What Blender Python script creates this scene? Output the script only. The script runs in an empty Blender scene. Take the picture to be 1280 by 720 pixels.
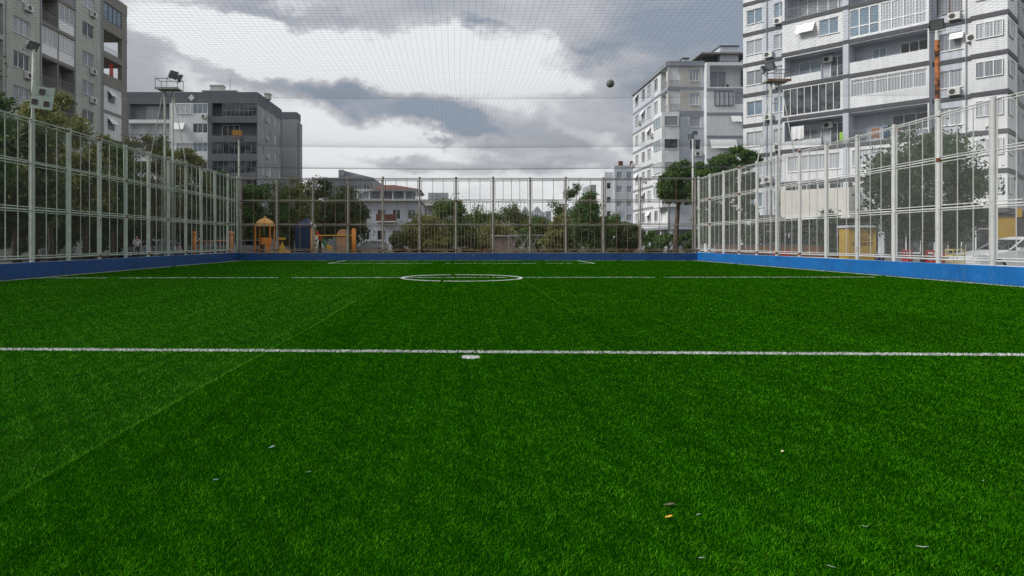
import bpy, math, random
import numpy as np
from mathutils import Vector, Matrix
random.seed(7); RNG = np.random.default_rng(11)
sc = bpy.context.scene
COL = sc.collection
F, VX, VY, H = 830.0, 577.0, 302.0, 1.3        # focal length in photo pixels, vanishing point, camera height
XL, XR, YB = -15.3, 16.2, 45.6                 # inner faces of the kerb walls
PI = math.pi

# ------------------------------------------------------------------ tags
def tag(o, label=None, cat=None, group=None, kind=None):
    if label: o['label'] = label
    if cat: o['category'] = cat
    if group: o['group'] = group
    if kind: o['kind'] = kind
    return o
def empty(name, loc=(0, 0, 0), rz=0, **k):
    o = bpy.data.objects.new(name, None); COL.objects.link(o)
    o.location = loc; o.rotation_euler = (0, 0, rz); o.empty_display_size = .2
    return tag(o, **k)
def copy_tree(o, parent=None):
    c = o.copy(); COL.objects.link(c)
    if parent: c.parent = parent
    for ch in list(o.children): copy_tree(ch, c)
    return c

# ------------------------------------------------------------------ materials
def nodes(name):
    m = bpy.data.materials.new(name); m.use_nodes = True
    nt = m.node_tree; b = nt.nodes['Principled BSDF']
    return m, nt, b
def N(nt, t, **k):
    n = nt.nodes.new(t)
    for a, v in k.items(): setattr(n, a, v)
    return n
def ramp(nt, fac, stops, interp='LINEAR'):
    r = N(nt, 'ShaderNodeValToRGB'); r.color_ramp.interpolation = interp
    e = r.color_ramp.elements
    while len(e) < len(stops): e.new(.5)
    for i, (p, c) in enumerate(stops):
        e[i].position = p; e[i].color = (*c, 1)
    nt.links.new(fac, r.inputs[0]); return r.outputs[0]
def noise(nt, vec, scale, detail=4, rough=.6, dist=0):
    n = N(nt, 'ShaderNodeTexNoise'); n.inputs['Scale'].default_value = scale
    n.inputs['Detail'].default_value = detail; n.inputs['Roughness'].default_value = rough
    n.inputs['Distortion'].default_value = dist
    if vec is not None: nt.links.new(vec, n.inputs['Vector'])
    return n.outputs['Fac']
def mapping(nt, vec, scale=(1, 1, 1)):
    m = N(nt, 'ShaderNodeMapping'); m.inputs['Scale'].default_value = scale
    nt.links.new(vec, m.inputs[0]); return m.outputs[0]
def mixc(nt, fac, a, b, mode='MIX'):
    m = N(nt, 'ShaderNodeMix', data_type='RGBA', blend_type=mode)
    if isinstance(fac, float): m.inputs[0].default_value = fac
    else: nt.links.new(fac, m.inputs[0])
    for i, v in ((6, a), (7, b)):
        if isinstance(v, tuple): m.inputs[i].default_value = (*v, 1)
        else: nt.links.new(v, m.inputs[i])
    return m.outputs[2]
def geo(nt): return N(nt, 'ShaderNodeNewGeometry').outputs['Position']

def surf(name, col, rough=.6, var=.25, scale=1.5, metal=0, bump=0, dirt=None, streak=0, spec=.3, second=None):
    """a painted / plastered / plain surface with uneven tone, stains and optional streaks or rust patches"""
    m, nt, b = nodes(name); p = geo(nt)
    lo = tuple(c * (1 - var) for c in col); hi = tuple(min(1, c * (1 + var * .5)) for c in col)
    c = ramp(nt, noise(nt, p, scale, 6, .65), [(.3, lo), (.7, hi)])
    if streak:
        s = noise(nt, mapping(nt, p, (2.2, 2.2, .12)), 1.6, 5, .7)
        c = mixc(nt, ramp(nt, s, [(.42, (0, 0, 0)), (.78, (streak,) * 3)]), c, tuple(v * .35 for v in col))
    if dirt:
        dcol, amount, dsc = dirt
        d = noise(nt, p, dsc, 6, .7)
        c = mixc(nt, ramp(nt, d, [(1 - amount - .04, (0, 0, 0)), (1 - amount + .05, (1, 1, 1))]), c, dcol)
    nt.links.new(c, b.inputs['Base Color'])
    b.inputs['Roughness'].default_value = rough; b.inputs['Metallic'].default_value = metal
    b.inputs['Specular IOR Level'].default_value = spec
    if bump:
        bp = N(nt, 'ShaderNodeBump'); bp.inputs['Strength'].default_value = bump; bp.inputs['Distance'].default_value = .02
        nt.links.new(noise(nt, p, scale * 12, 5), bp.inputs['Height']); nt.links.new(bp.outputs[0], b.inputs['Normal'])
    return m

M = {}
RUST = (.16, .055, .02)
M['post_l'] = surf('pale_green_grey_paint', (.40, .46, .40), .55, .2, 3, dirt=(RUST, .36, 2.5), streak=.45)
M['post_b'] = surf('cream_grey_paint', (.27, .26, .235), .55, .25, 3, dirt=(RUST, .36, 1.7), streak=.4)
M['post_r'] = surf('white_paint_on_steel', (.56, .57, .56), .5, .12, 3, dirt=(RUST, .34, 2.6), streak=.4)
M['rust'] = surf('rusty_steel', (.20, .07, .028), .85, .5, 6, dirt=((.05, .02, .012), .42, 3))
M['rusty_paint'] = surf('orange_primer_with_rust', (.48, .17, .06), .8, .3, 6, dirt=((.045, .018, .012), .46, 2.2))
M['dark_steel'] = surf('dark_grey_steel', (.07, .075, .08), .5, .3, 5)
M['bar_b'] = surf('rust_stained_cream_bar', (.22, .175, .13), .7, .35, 5, dirt=(RUST, .45, 2.0))
M['wire'] = surf('galvanised_wire', (.34, .35, .34), .5, .2, 3); M['wire_d'] = surf('dull_weathered_wire', (.10, .11, .10), .6, .2, 3)
M['net'] = surf('dark_nylon_net', (.045, .05, .055), .8, .2, 1)
M['cable'] = surf('steel_cable', (.06, .06, .065), .5, .2, 1)
def bluewall(name, col):
    m, nt, b = nodes(name); p = geo(nt)
    c = ramp(nt, noise(nt, p, .8, 6, .7), [(.3, tuple(v * .75 for v in col)), (.7, tuple(v * 1.15 for v in col))])
    s = noise(nt, mapping(nt, p, (1.5, 1.5, .25)), 2.2, 5, .75)
    c = mixc(nt, ramp(nt, s, [(.56, (0, 0, 0)), (.8, (.5, .5, .5))]), c, (col[0] + .05, col[1] * .9 + .03, col[2] * .6 + .02))
    w = noise(nt, p, 7, 4, .7)
    c = mixc(nt, ramp(nt, w, [(.60, (0, 0, 0)), (.72, (.55, .55, .55))]), c, (.22, .25, .28))
    sz = N(nt, 'ShaderNodeSeparateXYZ'); nt.links.new(p, sz.inputs[0])
    lo = ramp(nt, sz.outputs[2], [(0, (1, 1, 1)), (.09, (0, 0, 0))])
    c = mixc(nt, mixc(nt, 1.0, lo, ramp(nt, noise(nt, p, 3, 5), [(.35, (0, 0, 0)), (.65, (.7, .7, .7))]), 'MULTIPLY'), c, (.05, .07, .05))
    nt.links.new(c, b.inputs['Base Color']); b.inputs['Roughness'].default_value = .5
    bp = N(nt, 'ShaderNodeBump'); bp.inputs['Strength'].default_value = .35; bp.inputs['Distance'].default_value = .01
    nt.links.new(noise(nt, p, 14, 5), bp.inputs['Height']); nt.links.new(bp.outputs[0], b.inputs['Normal'])
    return m
M['blue_r'] = bluewall('blue_paint_lighter', (.004, .12, .38))  # right wall, blue set lighter than on the other two
M['blue_l'] = bluewall('blue_paint_darker', (.003, .052, .19))  # left and far walls, blue set darker than on the right
M['pl_white'] = surf('white_plaster', (.67, .69, .71), .8, .10, .6, bump=.1, streak=.35)
M['pl_lav'] = surf('pale_grey_plaster', (.50, .53, .59), .8, .10, .6, bump=.1, streak=.35)
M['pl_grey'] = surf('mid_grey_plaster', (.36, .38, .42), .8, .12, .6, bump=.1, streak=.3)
M['pl_beige'] = surf('beige_plaster', (.47, .46, .44), .8, .12, .6, bump=.1, streak=.35)
M['pl_green'] = surf('grey_green_plaster', (.43, .45, .41), .85, .14, .5, bump=.15, streak=.45)
M['pl_dgrey'] = surf('dark_slate_plaster', (.12, .13, .15), .8, .15, .5, bump=.1, streak=.25)
M['pl_sgrey'] = surf('blue_grey_plaster', (.27, .285, .31), .8, .12, .5, bump=.1, streak=.3)
M['pl_brown'] = surf('brownish_plaster', (.23, .22, .205), .85, .14, .5, bump=.1, streak=.4)
M['band'] = surf('dark_grey_band_paint', (.085, .088, .10), .7, .15, .8, streak=.2)
M['band_l'] = surf('grey_band_paint', (.24, .26, .30), .7, .15, .8, streak=.2)
M['frame'] = surf('white_window_plastic', (.72, .73, .74), .4, .06, 2)
M['frame_d'] = surf('brown_window_frame', (.10, .05, .03), .5, .2, 2)
M['metal'] = surf('grey_railing_metal', (.28, .29, .30), .45, .2, 3)
M['acw'] = surf('ivory_appliance_shell', (.60, .60, .57), .5, .1, 3)
M['acd'] = surf('dark_fan_grille', (.06, .06, .065), .6, .2, 3)
M['awn'] = surf('white_awning_cloth', (.72, .73, .74), .9, .08, 1)
M['red_cloth'] = surf('red_cloth', (.42, .03, .03), .9, .2, 3)
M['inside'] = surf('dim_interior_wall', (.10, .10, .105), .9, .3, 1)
M['roof_red'] = surf('red_roof_tile', (.13, .05, .042), .85, .3, 3)
M['roof_grey'] = surf('grey_roof_felt', (.16, .16, .165), .9, .2, 1)
M['cream'] = surf('cream_cladding', (.60, .58, .54), .7, .1, .8, streak=.3)
M['dark'] = surf('dark_void', (.02, .02, .022), .9, .2, 1)
def glass(name, kind):
    m, nt, b = nodes(name); p = geo(nt)
    oi = N(nt, 'ShaderNodeObjectInfo')
    s = N(nt, 'ShaderNodeSeparateXYZ'); nt.links.new(p, s.inputs[0])
    w = N(nt, 'ShaderNodeTexWave'); w.inputs['Scale'].default_value = 2.2; w.inputs['Distortion'].default_value = 1.5
    nt.links.new(mapping(nt, p, (1, 1, .05)), w.inputs[0])
    if kind == 'curtain':
        c = mixc(nt, w.outputs['Fac'], (.30, .32, .35), (.56, .58, .62))
        c = mixc(nt, ramp(nt, oi.outputs['Random'], [(.2, (0, 0, 0)), (.9, (.65, .65, .65))]), c, (.10, .11, .13))
    elif kind == 'blue':
        c = mixc(nt, noise(nt, p, .6, 3), (.07, .10, .13), (.26, .35, .43))  # bluish sky reflection put into the pane colour
    else:
        c = mixc(nt, ramp(nt, noise(nt, p, 1.1, 3), [(.42, (0, 0, 0)), (.62, (1, 1, 1))]), (.02, .023, .028), (.09, .10, .11))
    nt.links.new(c, b.inputs['Base Color']); b.inputs['Roughness'].default_value = .08
    b.inputs['Specular IOR Level'].default_value = .6
    return m
for k in ('curtain', 'blue', 'dark'): M['g_' + k] = glass('window_glass_' + k, k)
GLASS = [M['g_curtain'], M['g_dark'], M['g_curtain'], M['g_dark'], M['g_blue']]

def leafmat(name, a, b_, trans=.42):
    m, nt, b = nodes(name); g = N(nt, 'ShaderNodeNewGeometry')
    c = mixc(nt, g.outputs['Random Per Island'], a, b_)
    c2 = mixc(nt, ramp(nt, noise(nt, g.outputs['Position'], .9, 3), [(.35, (.7, .7, .7)), (.65, (1.15, 1.15, 1.15))]), (0, 0, 0), (0, 0, 0))
    mm = N(nt, 'ShaderNodeMix', data_type='RGBA', blend_type='MULTIPLY'); mm.inputs[0].default_value = 1
    nt.links.new(c, mm.inputs[6]); nt.links.new(ramp(nt, noise(nt, g.outputs['Position'], .9, 3), [(.35, (.72, .72, .72)), (.65, (1, 1, 1))]), mm.inputs[7])
    nt.links.new(mm.outputs[2], b.inputs['Base Color']); b.inputs['Roughness'].default_value = .6
    b.inputs['Specular IOR Level'].default_value = .25
    t = N(nt, 'ShaderNodeBsdfTranslucent'); nt.links.new(mm.outputs[2], t.inputs[0])
    x = N(nt, 'ShaderNodeMixShader'); x.inputs[0].default_value = trans
    nt.links.new(b.outputs[0], x.inputs[1]); nt.links.new(t.outputs[0], x.inputs[2])
    nt.links.new(x.outputs[0], nt.nodes['Material Output'].inputs[0])
    return m
M['leaf_olive'] = leafmat('olive_leaves', (.11, .125, .035), (.32, .33, .12))
M['leaf_green'] = leafmat('green_leaves', (.045, .09, .022), (.15, .25, .065))
M['leaf_dark'] = leafmat('dark_leaves', (.046, .072, .024), (.14, .19, .07))
M['leaf_pine'] = leafmat('pine_needles', (.045, .095, .02), (.15, .25, .06))
M['leaf_pale'] = leafmat('pale_grey_green_leaves', (.04, .065, .035), (.13, .18, .09))
M['leaf_pale2'] = leafmat('dull_green_leaves', (.035, .07, .03), (.12, .19, .085))
M['leaf_light'] = leafmat('light_green_leaves', (.05, .11, .03), (.15, .24, .07))
M['bark'] = surf('bark', (.10, .075, .055), .95, .4, 6, bump=.5)

# ------------------------------------------------------------------ mesh builder
class MB:
    def __init__(s): s.v = []; s.f = []; s.m = []; s.mats = []
    def mi(s, m):
        if m not in s.mats: s.mats.append(m)
        return s.mats.index(m)
    def add(s, vs, fs, m):
        o = len(s.v); i = s.mi(m); s.v.extend([tuple(v) for v in vs])
        for f in fs: s.f.append([o + a for a in f]); s.m.append(i)
    def quad(s, a, b, c, d, m): s.add([a, b, c, d], [(0, 1, 2, 3)], m)
    def hexa(s, p, m): s.add(p, [(0, 3, 2, 1), (4, 5, 6, 7), (0, 1, 5, 4), (1, 2, 6, 5), (2, 3, 7, 6), (3, 0, 4, 7)], m)
    def box(s, x0, x1, y0, y1, z0, z1, m):
        s.hexa([(x0, y0, z0), (x1, y0, z0), (x1, y1, z0), (x0, y1, z0), (x0, y0, z1), (x1, y0, z1), (x1, y1, z1), (x0, y1, z1)], m)
    def tube(s, pts, rad, m, n=8, caps=True):
        pts = [Vector(p) for p in pts]
        if not hasattr(rad, '__len__'): rad = [rad] * len(pts)
        vs = []; fs = []
        for i, p in enumerate(pts):
            t = (pts[min(i + 1, len(pts) - 1)] - pts[max(i - 1, 0)]).normalized()
            a = Vector((0, 0, 1)) if abs(t.z) < .9 else Vector((1, 0, 0))
            u = t.cross(a).normalized(); w = t.cross(u)
            for k in range(n):
                q = 2 * PI * (k + .5) / n
                vs.append(p + (u * math.cos(q) + w * math.sin(q)) * rad[i])
        for i in range(len(pts) - 1):
            for k in range(n):
                fs.append((i * n + k, i * n + (k + 1) % n, (i + 1) * n + (k + 1) % n, (i + 1) * n + k))
        if caps: fs.append(tuple(range(n))[::-1]); fs.append(tuple((len(pts) - 1) * n + k for k in range(n)))
        s.add(vs, fs, m)
    def sphere(s, c, r, m, seg=14, rings=8, sc3=(1, 1, 1)):
        vs = [(c[0], c[1], c[2] + r * sc3[2])]; fs = []
        for i in range(1, rings):
            a = PI * i / rings
            for k in range(seg):
                q = 2 * PI * k / seg
                vs.append((c[0] + r * sc3[0] * math.sin(a) * math.cos(q), c[1] + r * sc3[1] * math.sin(a) * math.sin(q), c[2] + r * sc3[2] * math.cos(a)))
        vs.append((c[0], c[1], c[2] - r * sc3[2])); L = len(vs) - 1
        for k in range(seg):
            fs.append((0, 1 + k, 1 + (k + 1) % seg)); fs.append((L, L - seg + (k + 1) % seg, L - seg + k))
        for i in range(rings - 2):
            for k in range(seg):
                a = 1 + i * seg + k; b = 1 + i * seg + (k + 1) % seg
                fs.append((a, a + seg, b + seg, b))
        s.add(vs, fs, m)
    def build(s, name, parent=None, loc=None, smooth=False, bevel=0):
        me = bpy.data.meshes.new(name); me.from_pydata(s.v, [], s.f)
        for m in s.mats: me.materials.append(m)
        me.polygons.foreach_set('material_index', s.m)
        if smooth: me.polygons.foreach_set('use_smooth', [True] * len(s.f))
        me.update(); o = bpy.data.objects.new(name, me); COL.objects.link(o)
        if parent: o.parent = parent
        if loc: o.location = loc
        if bevel:
            b = o.modifiers.new('bevel', 'BEVEL'); b.width = bevel; b.segments = 2; b.limit_method = 'ANGLE'
        return o
def npmesh(name, verts, loops, starts, mat, parent=None, attr=None):
    me = bpy.data.meshes.new(name)
    me.vertices.add(len(verts)); me.vertices.foreach_set('co', verts.astype(np.float32).ravel())
    me.loops.add(len(loops)); me.loops.foreach_set('vertex_index', loops.astype(np.int32))
    me.polygons.add(len(starts)); me.polygons.foreach_set('loop_start', starts.astype(np.int32))
    me.update(calc_edges=True)
    if attr is not None:
        a = me.attributes.new('tint', 'FLOAT', 'POINT'); a.data.foreach_set('value', attr.astype(np.float32))
    me.materials.append(mat)
    o = bpy.data.objects.new(name, me); COL.objects.link(o)
    if parent: o.parent = parent
    return o

# ------------------------------------------------------------------ camera
cam = bpy.data.cameras.new('camera'); co = bpy.data.objects.new('camera', cam); COL.objects.link(co)
co.location = (0, 0, H); co.rotation_euler = (PI / 2, 0, 0)
cam.sensor_width = 36; cam.lens = F / 1280 * 36
cam.shift_x = (640 - VX) / 1280; cam.shift_y = -(360 - VY) / 1280
cam.clip_start = .05; cam.clip_end = 6000
sc.camera = co

# ------------------------------------------------------------------ sky and light
SUN_EL, SUN_AZ = math.radians(36), math.radians(-100)        # azimuth from +Y towards +X
w = bpy.data.worlds.new('World'); sc.world = w; w.use_nodes = True
nt = w.node_tree; bg = nt.nodes['Background']; wo = nt.nodes['World Output']
sky = N(nt, 'ShaderNodeTexSky', sky_type='NISHITA', sun_disc=False)
sky.sun_elevation = SUN_EL; sky.sun_rotation = SUN_AZ; sky.altitude = 20; sky.dust_density = 2
nt.links.new(sky.outputs[0], bg.inputs[0]); bg.inputs[1].default_value = .05
tc = N(nt, 'ShaderNodeTexCoord'); sx = N(nt, 'ShaderNodeSeparateXYZ'); nt.links.new(tc.outputs['Generated'], sx.inputs[0])
def math_(op, a, b=None, c=None, clamp=False):
    n = N(nt, 'ShaderNodeMath', operation=op); n.use_clamp = clamp
    for i, v in enumerate((a, b, c)):
        if v is None: continue
        if isinstance(v, (int, float)): n.inputs[i].default_value = v
        else: nt.links.new(v, n.inputs[i])
    return n.outputs[0]
az = math_('ARCTAN2', sx.outputs[0], sx.outputs[1]); el = math_('ARCSINE', sx.outputs[2])
cx = N(nt, 'ShaderNodeCombineXYZ'); nt.links.new(az, cx.inputs[0]); nt.links.new(el, cx.inputs[1])
# cloud deck seen in perspective: direction divided by its height
zz = math_('ADD', math_('MAXIMUM', sx.outputs[2], 0), .12)
px_ = N(nt, 'ShaderNodeCombineXYZ')
nt.links.new(math_('DIVIDE', sx.outputs[0], zz), px_.inputs[0]); nt.links.new(math_('DIVIDE', sx.outputs[1], zz), px_.inputs[1])
deck = noise(nt, mapping(nt, px_.outputs[0], (1, .8, 1)), 1.5, 8, .55, .25)
fine = noise(nt, mapping(nt, cx.outputs[0], (1, 2.2, 1)), 9, 9, .6, .4)
warp = N(nt, 'ShaderNodeTexNoise'); warp.inputs['Scale'].default_value = 7; warp.inputs['Detail'].default_value = 7
warp.inputs['Roughness'].default_value = .62
nt.links.new(mapping(nt, cx.outputs[0], (1, 1.8, 1)), warp.inputs[0])
vm = N(nt, 'ShaderNodeVectorMath', operation='SUBTRACT'); nt.links.new(warp.outputs['Color'], vm.inputs[0]); vm.inputs[1].default_value = (.5, .5, .5)
vs_ = N(nt, 'ShaderNodeVectorMath', operation='MULTIPLY'); nt.links.new(vm.outputs[0], vs_.inputs[0]); vs_.inputs[1].default_value = (.22, .12, 0)
va = N(nt, 'ShaderNodeVectorMath', operation='ADD'); nt.links.new(cx.outputs[0], va.inputs[0]); nt.links.new(vs_.outputs[0], va.inputs[1])
def azel(px, py):
    a = math.atan((px - VX) / F); return a, math.atan((VY - py) / F * math.cos(a))
# banks of cloud, each given by its bearing, height and extent in the sky: (x, y, rx, ry, tilt, weight)
BANKS = [(165, 80, 60, 60, 0, .48), (95, 10, 90, 40, 0, .3), (300, 6, 80, 14, 0, .50), (505, 6, 120, 28, 4, .48), (603, 47, 42, 13, 18, .60), (400, 18, 60, 12, 0, .3),
         (800, 12, 200, 55, 0, .45), (890, 70, 150, 110, 0, .52), (712, 76, 60, 20, -12, .50), (300, 90, 90, 12, 8, .24),
         (385, 103, 110, 20, 8, .40), (510, 138, 130, 28, 14, .58), (620, 158, 120, 26, 6, .48), (790, 140, 120, 60, 0, .32),
         (600, 207, 190, 11, 0, .30), (680, 195, 120, 14, 0, .26), (1150, 60, 240, 160, 0, .5), (470, 205, 70, 9, 0, .2),
         (480, 72, 270, 28, 3, -.85), (290, 46, 130, 26, 6, -.7), (560, 186, 60, 9, 10, -.22), (500, 168, 50, 12, 20, -.2), (760, 172, 70, 10, 20, -.18), (430, 170, 75, 28, 12, -.5), (700, 97, 45, 9, -8, -.35),
         (395, 200, 60, 50, 0, -.30), (735, 168, 60, 13, 22, -.22), (650, 60, 90, 12, 8, -.35), (575, 178, 60, 8, -6, -.20), (640, 232, 160, 10, 0, -.12)]
tot = None
for (bx, by, rx, ry, tilt, wt) in BANKS:
    a, e = azel(bx, by)
    mp = N(nt, 'ShaderNodeMapping', vector_type='TEXTURE')
    mp.inputs['Location'].default_value = (a, e, 0); mp.inputs['Rotation'].default_value = (0, 0, -math.radians(tilt))
    k = math.cos(a)
    mp.inputs['Scale'].default_value = (rx * 1.45 / F * k * k, ry * 1.45 / F * k, 1)
    nt.links.new(va.outputs[0], mp.inputs[0])
    ln = N(nt, 'ShaderNodeVectorMath', operation='LENGTH'); nt.links.new(mp.outputs[0], ln.inputs[0])
    mr = N(nt, 'ShaderNodeMapRange', interpolation_type='SMOOTHSTEP')
    mr.inputs[1].default_value = 1.0; mr.inputs[2].default_value = .25; mr.inputs[3].default_value = 0; mr.inputs[4].default_value = wt
    nt.links.new(ln.outputs[1], mr.inputs[0])
    tot = mr.outputs[0] if tot is None else math_('ADD', tot, mr.outputs[0])
dens = math_('ADD', tot, math_('MULTIPLY_ADD', deck, .45, -.06))
dens = math_('ADD', dens, math_('MULTIPLY_ADD', fine, .60, -.28))
cc = ramp(nt, dens, [(.0, (.385, .395, .40)), (.18, (.345, .355, .362)), (.46, (.250, .256, .270)), (.74, (.190, .198, .218)), (.94, (.145, .164, .194)), (1, (.128, .150, .182))])
# above the part seen, the same broken overcast goes on evenly; below the horizon dull ground haze
bc = N(nt, 'ShaderNodeBackground'); nt.links.new(cc, bc.inputs[0]); bc.inputs[1].default_value = 1.0
addS = N(nt, 'ShaderNodeMixShader'); addS.inputs[0].default_value = .94
nt.links.new(bg.outputs[0], addS.inputs[1]); nt.links.new(bc.outputs[0], addS.inputs[2])
nt.links.new(addS.outputs[0], wo.inputs[0])
sl = bpy.data.lights.new('sun', 'SUN'); sl.energy = 1.5; sl.angle = math.radians(14); sl.color = (1, .97, .92)
so = bpy.data.objects.new('sun', sl); COL.objects.link(so)
sd = Vector((math.sin(SUN_AZ) * math.cos(SUN_EL), math.cos(SUN_AZ) * math.cos(SUN_EL), math.sin(SUN_EL)))
so.rotation_euler = sd.to_track_quat('Z', 'Y').to_euler(); so.location = sd * 100
sc.view_settings.view_transform = 'Standard'; sc.view_settings.look = 'None'; sc.view_settings.gamma = 1
sc.view_settings.exposure = 1.2

# ------------------------------------------------------------------ ground
M['ground'] = surf('town_ground', (.16, .15, .135), .9, .25, .15, bump=.2, dirt=((.10, .085, .06), .4, .06))
M['asphalt'] = surf('worn_asphalt', (.06, .06, .062), .9, .3, .6, bump=.2)
M['pave'] = surf('grey_paving', (.22, .21, .20), .9, .2, .8, bump=.2)
g = MB(); g.quad((-1500, -300, -.012), (1500, -300, -.012), (1500, 2500, -.012), (-1500, 2500, -.012), M['ground'])
tag(g.build('ground'), kind='structure')
g = MB(); g.box(19.2, 27.5, -20, 48, -.01, .004, M['asphalt']); tag(g.build('road'), kind='structure')
g = MB(); g.box(16.75, 19.0, -20, 60, -.01, .11, M['pave']); tag(g.build('pavement'), kind='structure')
g = MB(); g.box(-60, -15.9, -10, 46.2, -.01, .02, M['pave']); tag(g.build('path'), kind='structure')

M['soil'] = surf('dark_garden_soil', (.055, .047, .034), .95, .4, .5, bump=.4, dirt=((.03, .05, .015), .45, .4))
g = MB(); g.quad((-90, 46.2, .03), (24, 46.2, .03), (24, 125, .03), (-90, 125, .03), M['soil']); tag(g.build('garden_soil'), kind='structure')
g = MB(); g.quad((-60, -10, .028), (-16.6, -10, .028), (-16.6, 46.1, .028), (-60, 46.1, .028), M['soil']); tag(g.build('garden_soil'), kind='structure')
SEAMS = [-2.29 + 4.33 * k for k in range(-3, 5)]
def turf_tone(nt, c):
    """rolls of turf laid side by side with their pile brushed differently"""
    p = geo(nt); s = N(nt, 'ShaderNodeSeparateXYZ'); nt.links.new(p, s.inputs[0])
    def mt(op, a, b):
        n = N(nt, 'ShaderNodeMath', operation=op)
        for i, v in ((0, a), (1, b)):
            if isinstance(v, (int, float)): n.inputs[i].default_value = v
            else: nt.links.new(v, n.inputs[i])
        return n.outputs[0]
    lt = mt('LESS_THAN', s.outputs[0], -2.29)
    c = mixc(nt, lt, c, mixc(nt, 1.0, c, (1.36, 1.14, 2.6), 'MULTIPLY'))  # paler sheen of the brushed left pile put into the colour
    st = noise(nt, mapping(nt, p, (7, .04, 1)), 1, 5, .7)
    c = mixc(nt, 1.0, c, ramp(nt, st, [(.38, (.74, .74, .74)), (.62, (1, 1, 1))]), 'MULTIPLY')
    big = noise(nt, p, .35, 4, .6)
    c = mixc(nt, 1.0, c, ramp(nt, big, [(.3, (.82, .82, .82)), (.7, (1, 1, 1))]), 'MULTIPLY')
    return c
m, nt_, b = nodes('turf_backing'); p = geo(nt_)
c = ramp(nt_, noise(nt_, mapping(nt_, p, (1, .5, 1)), 60, 4, .8), [(.3, (.002, .018, .0004)), (.7, (.006, .050, .0008))])
nt_.links.new(turf_tone(nt_, c), b.inputs['Base Color']); b.inputs['Roughness'].default_value = 1; b.inputs['Specular IOR Level'].default_value = 0
M['turf_base'] = m
m, nt_, b = nodes('turf_fibre')
at = N(nt_, 'ShaderNodeAttribute', attribute_name='tint')
c = ramp(nt_, at.outputs['Fac'], [(0, (.005, .050, .0008)), (.5, (.029, .190, .0022)), (.93, (.090, .34, .006)), (1, (.16, .40, .03))])
c = turf_tone(nt_, c)
nt_.links.new(c, b.inputs['Base Color']); b.inputs['Roughness'].default_value = 1; b.inputs['Specular IOR Level'].default_value = 0
M['turf_fibre'] = m
m, nt_, b = nodes('white_line_fibre')
at = N(nt_, 'ShaderNodeAttribute', attribute_name='tint')
c = ramp(nt_, at.outputs['Fac'], [(0, (.70, .74, .70)), (1, (.88, .90, .88))])
nt_.links.new(c, b.inputs['Base Color']); b.inputs['Roughness'].default_value = .6
M['line'] = m
g = MB(); g.quad((XL, -6, .004), (XR, -6, .004), (XR, YB, .004), (XL, YB, .004), M['turf_base'])
tag(g.build('turf'), kind='structure')

# markings: name, test(x, y) and sampling box
def seg_line(name, x0, y0, x1, y1, wd, brk=None): return dict(name=name, a=(x0, y0), b=(x1, y1), w=wd, brk=brk)
YH = 23.75; YP = 39.4; YN = 7.77
LINES = [seg_line('near_penalty_line', -7.9, 8.05, 7.9, 7.53, .15),
         seg_line('halfway_line', XL + .25, 23.55, XR - .6, 24.2, .09, .2),
         seg_line('far_penalty_line', -7.9, YP, 7.9, YP, .10, .3),
         seg_line('far_penalty_side_line', -7.9, YP, -7.9, YB - .3, .09),
         seg_line('far_penalty_side_line', 7.9, YP, 7.9, YB - .3, .09),
         seg_line('touchline', XL + .25, -5, XL + .25, YB - .25, .08, .15),
         seg_line('touchline', XR - .25, -5, XR - .25, YB - .25, .08, .1),
         seg_line('goal_line', XL + .25, YB - .2, XR - .25, YB - .2, .07, .3)]
def hashn(t, seed):
    v = 0
    for k, a in ((.9, .5), (2.3, .3), (6.1, .2)): v = v + a * np.sin(t * k + seed * (1.7 + k))
    return v
def in_marks(x, y):
    inm = np.zeros(len(x), int) - 1
    for i, L in enumerate(LINES):
        ax, ay = L['a']; bx, by = L['b']; ln = math.hypot(bx - ax, by - ay); ux, uy = (bx - ax) / ln, (by - ay) / ln
        t = (x - ax) * ux + (y - ay) * uy; d = np.abs((x - ax) * uy - (y - ay) * ux)
        ok = (t > 0) & (t < ln) & (d < L['w'] / 2)
        if L['brk']: ok &= (hashn(t, i) > -1 + 1.6 * L['brk'])
        inm[ok] = i
    r = np.hypot(x - 0.0, y - YH)
    inm[(np.abs(r - 2.12) < .055) & (hashn(np.arctan2(y - YH, x) * 6, 3) > -.75)] = len(LINES)
    inm[((x - .1) ** 2 + (y - 7.42) ** 2) < .105 ** 2] = len(LINES) + 1
    return inm
# synthetic blades, denser and finer towards the camera
def sample(d0, d1, rho, halfw):
    n = int(rho * (d1 - d0) * 2 * halfw); return RNG.uniform(-halfw, halfw, n), RNG.uniform(d0, d1, n)
xs, ys = [], []
d = 1.2
while d < YB - .05:
    d1 = min(d * 1.08, YB - .05)
    rho = 25000 * min(1, (2.6 / d) ** 1.75)
    a, b_ = sample(d, d1, rho, min(17, .80 * d + 5)); xs.append(a); ys.append(b_); d = d1
x = np.concatenate(xs); y = np.concatenate(ys)
k = (x > XL + .03) & (x < XR - .03); x, y = x[k], y[k]
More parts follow.
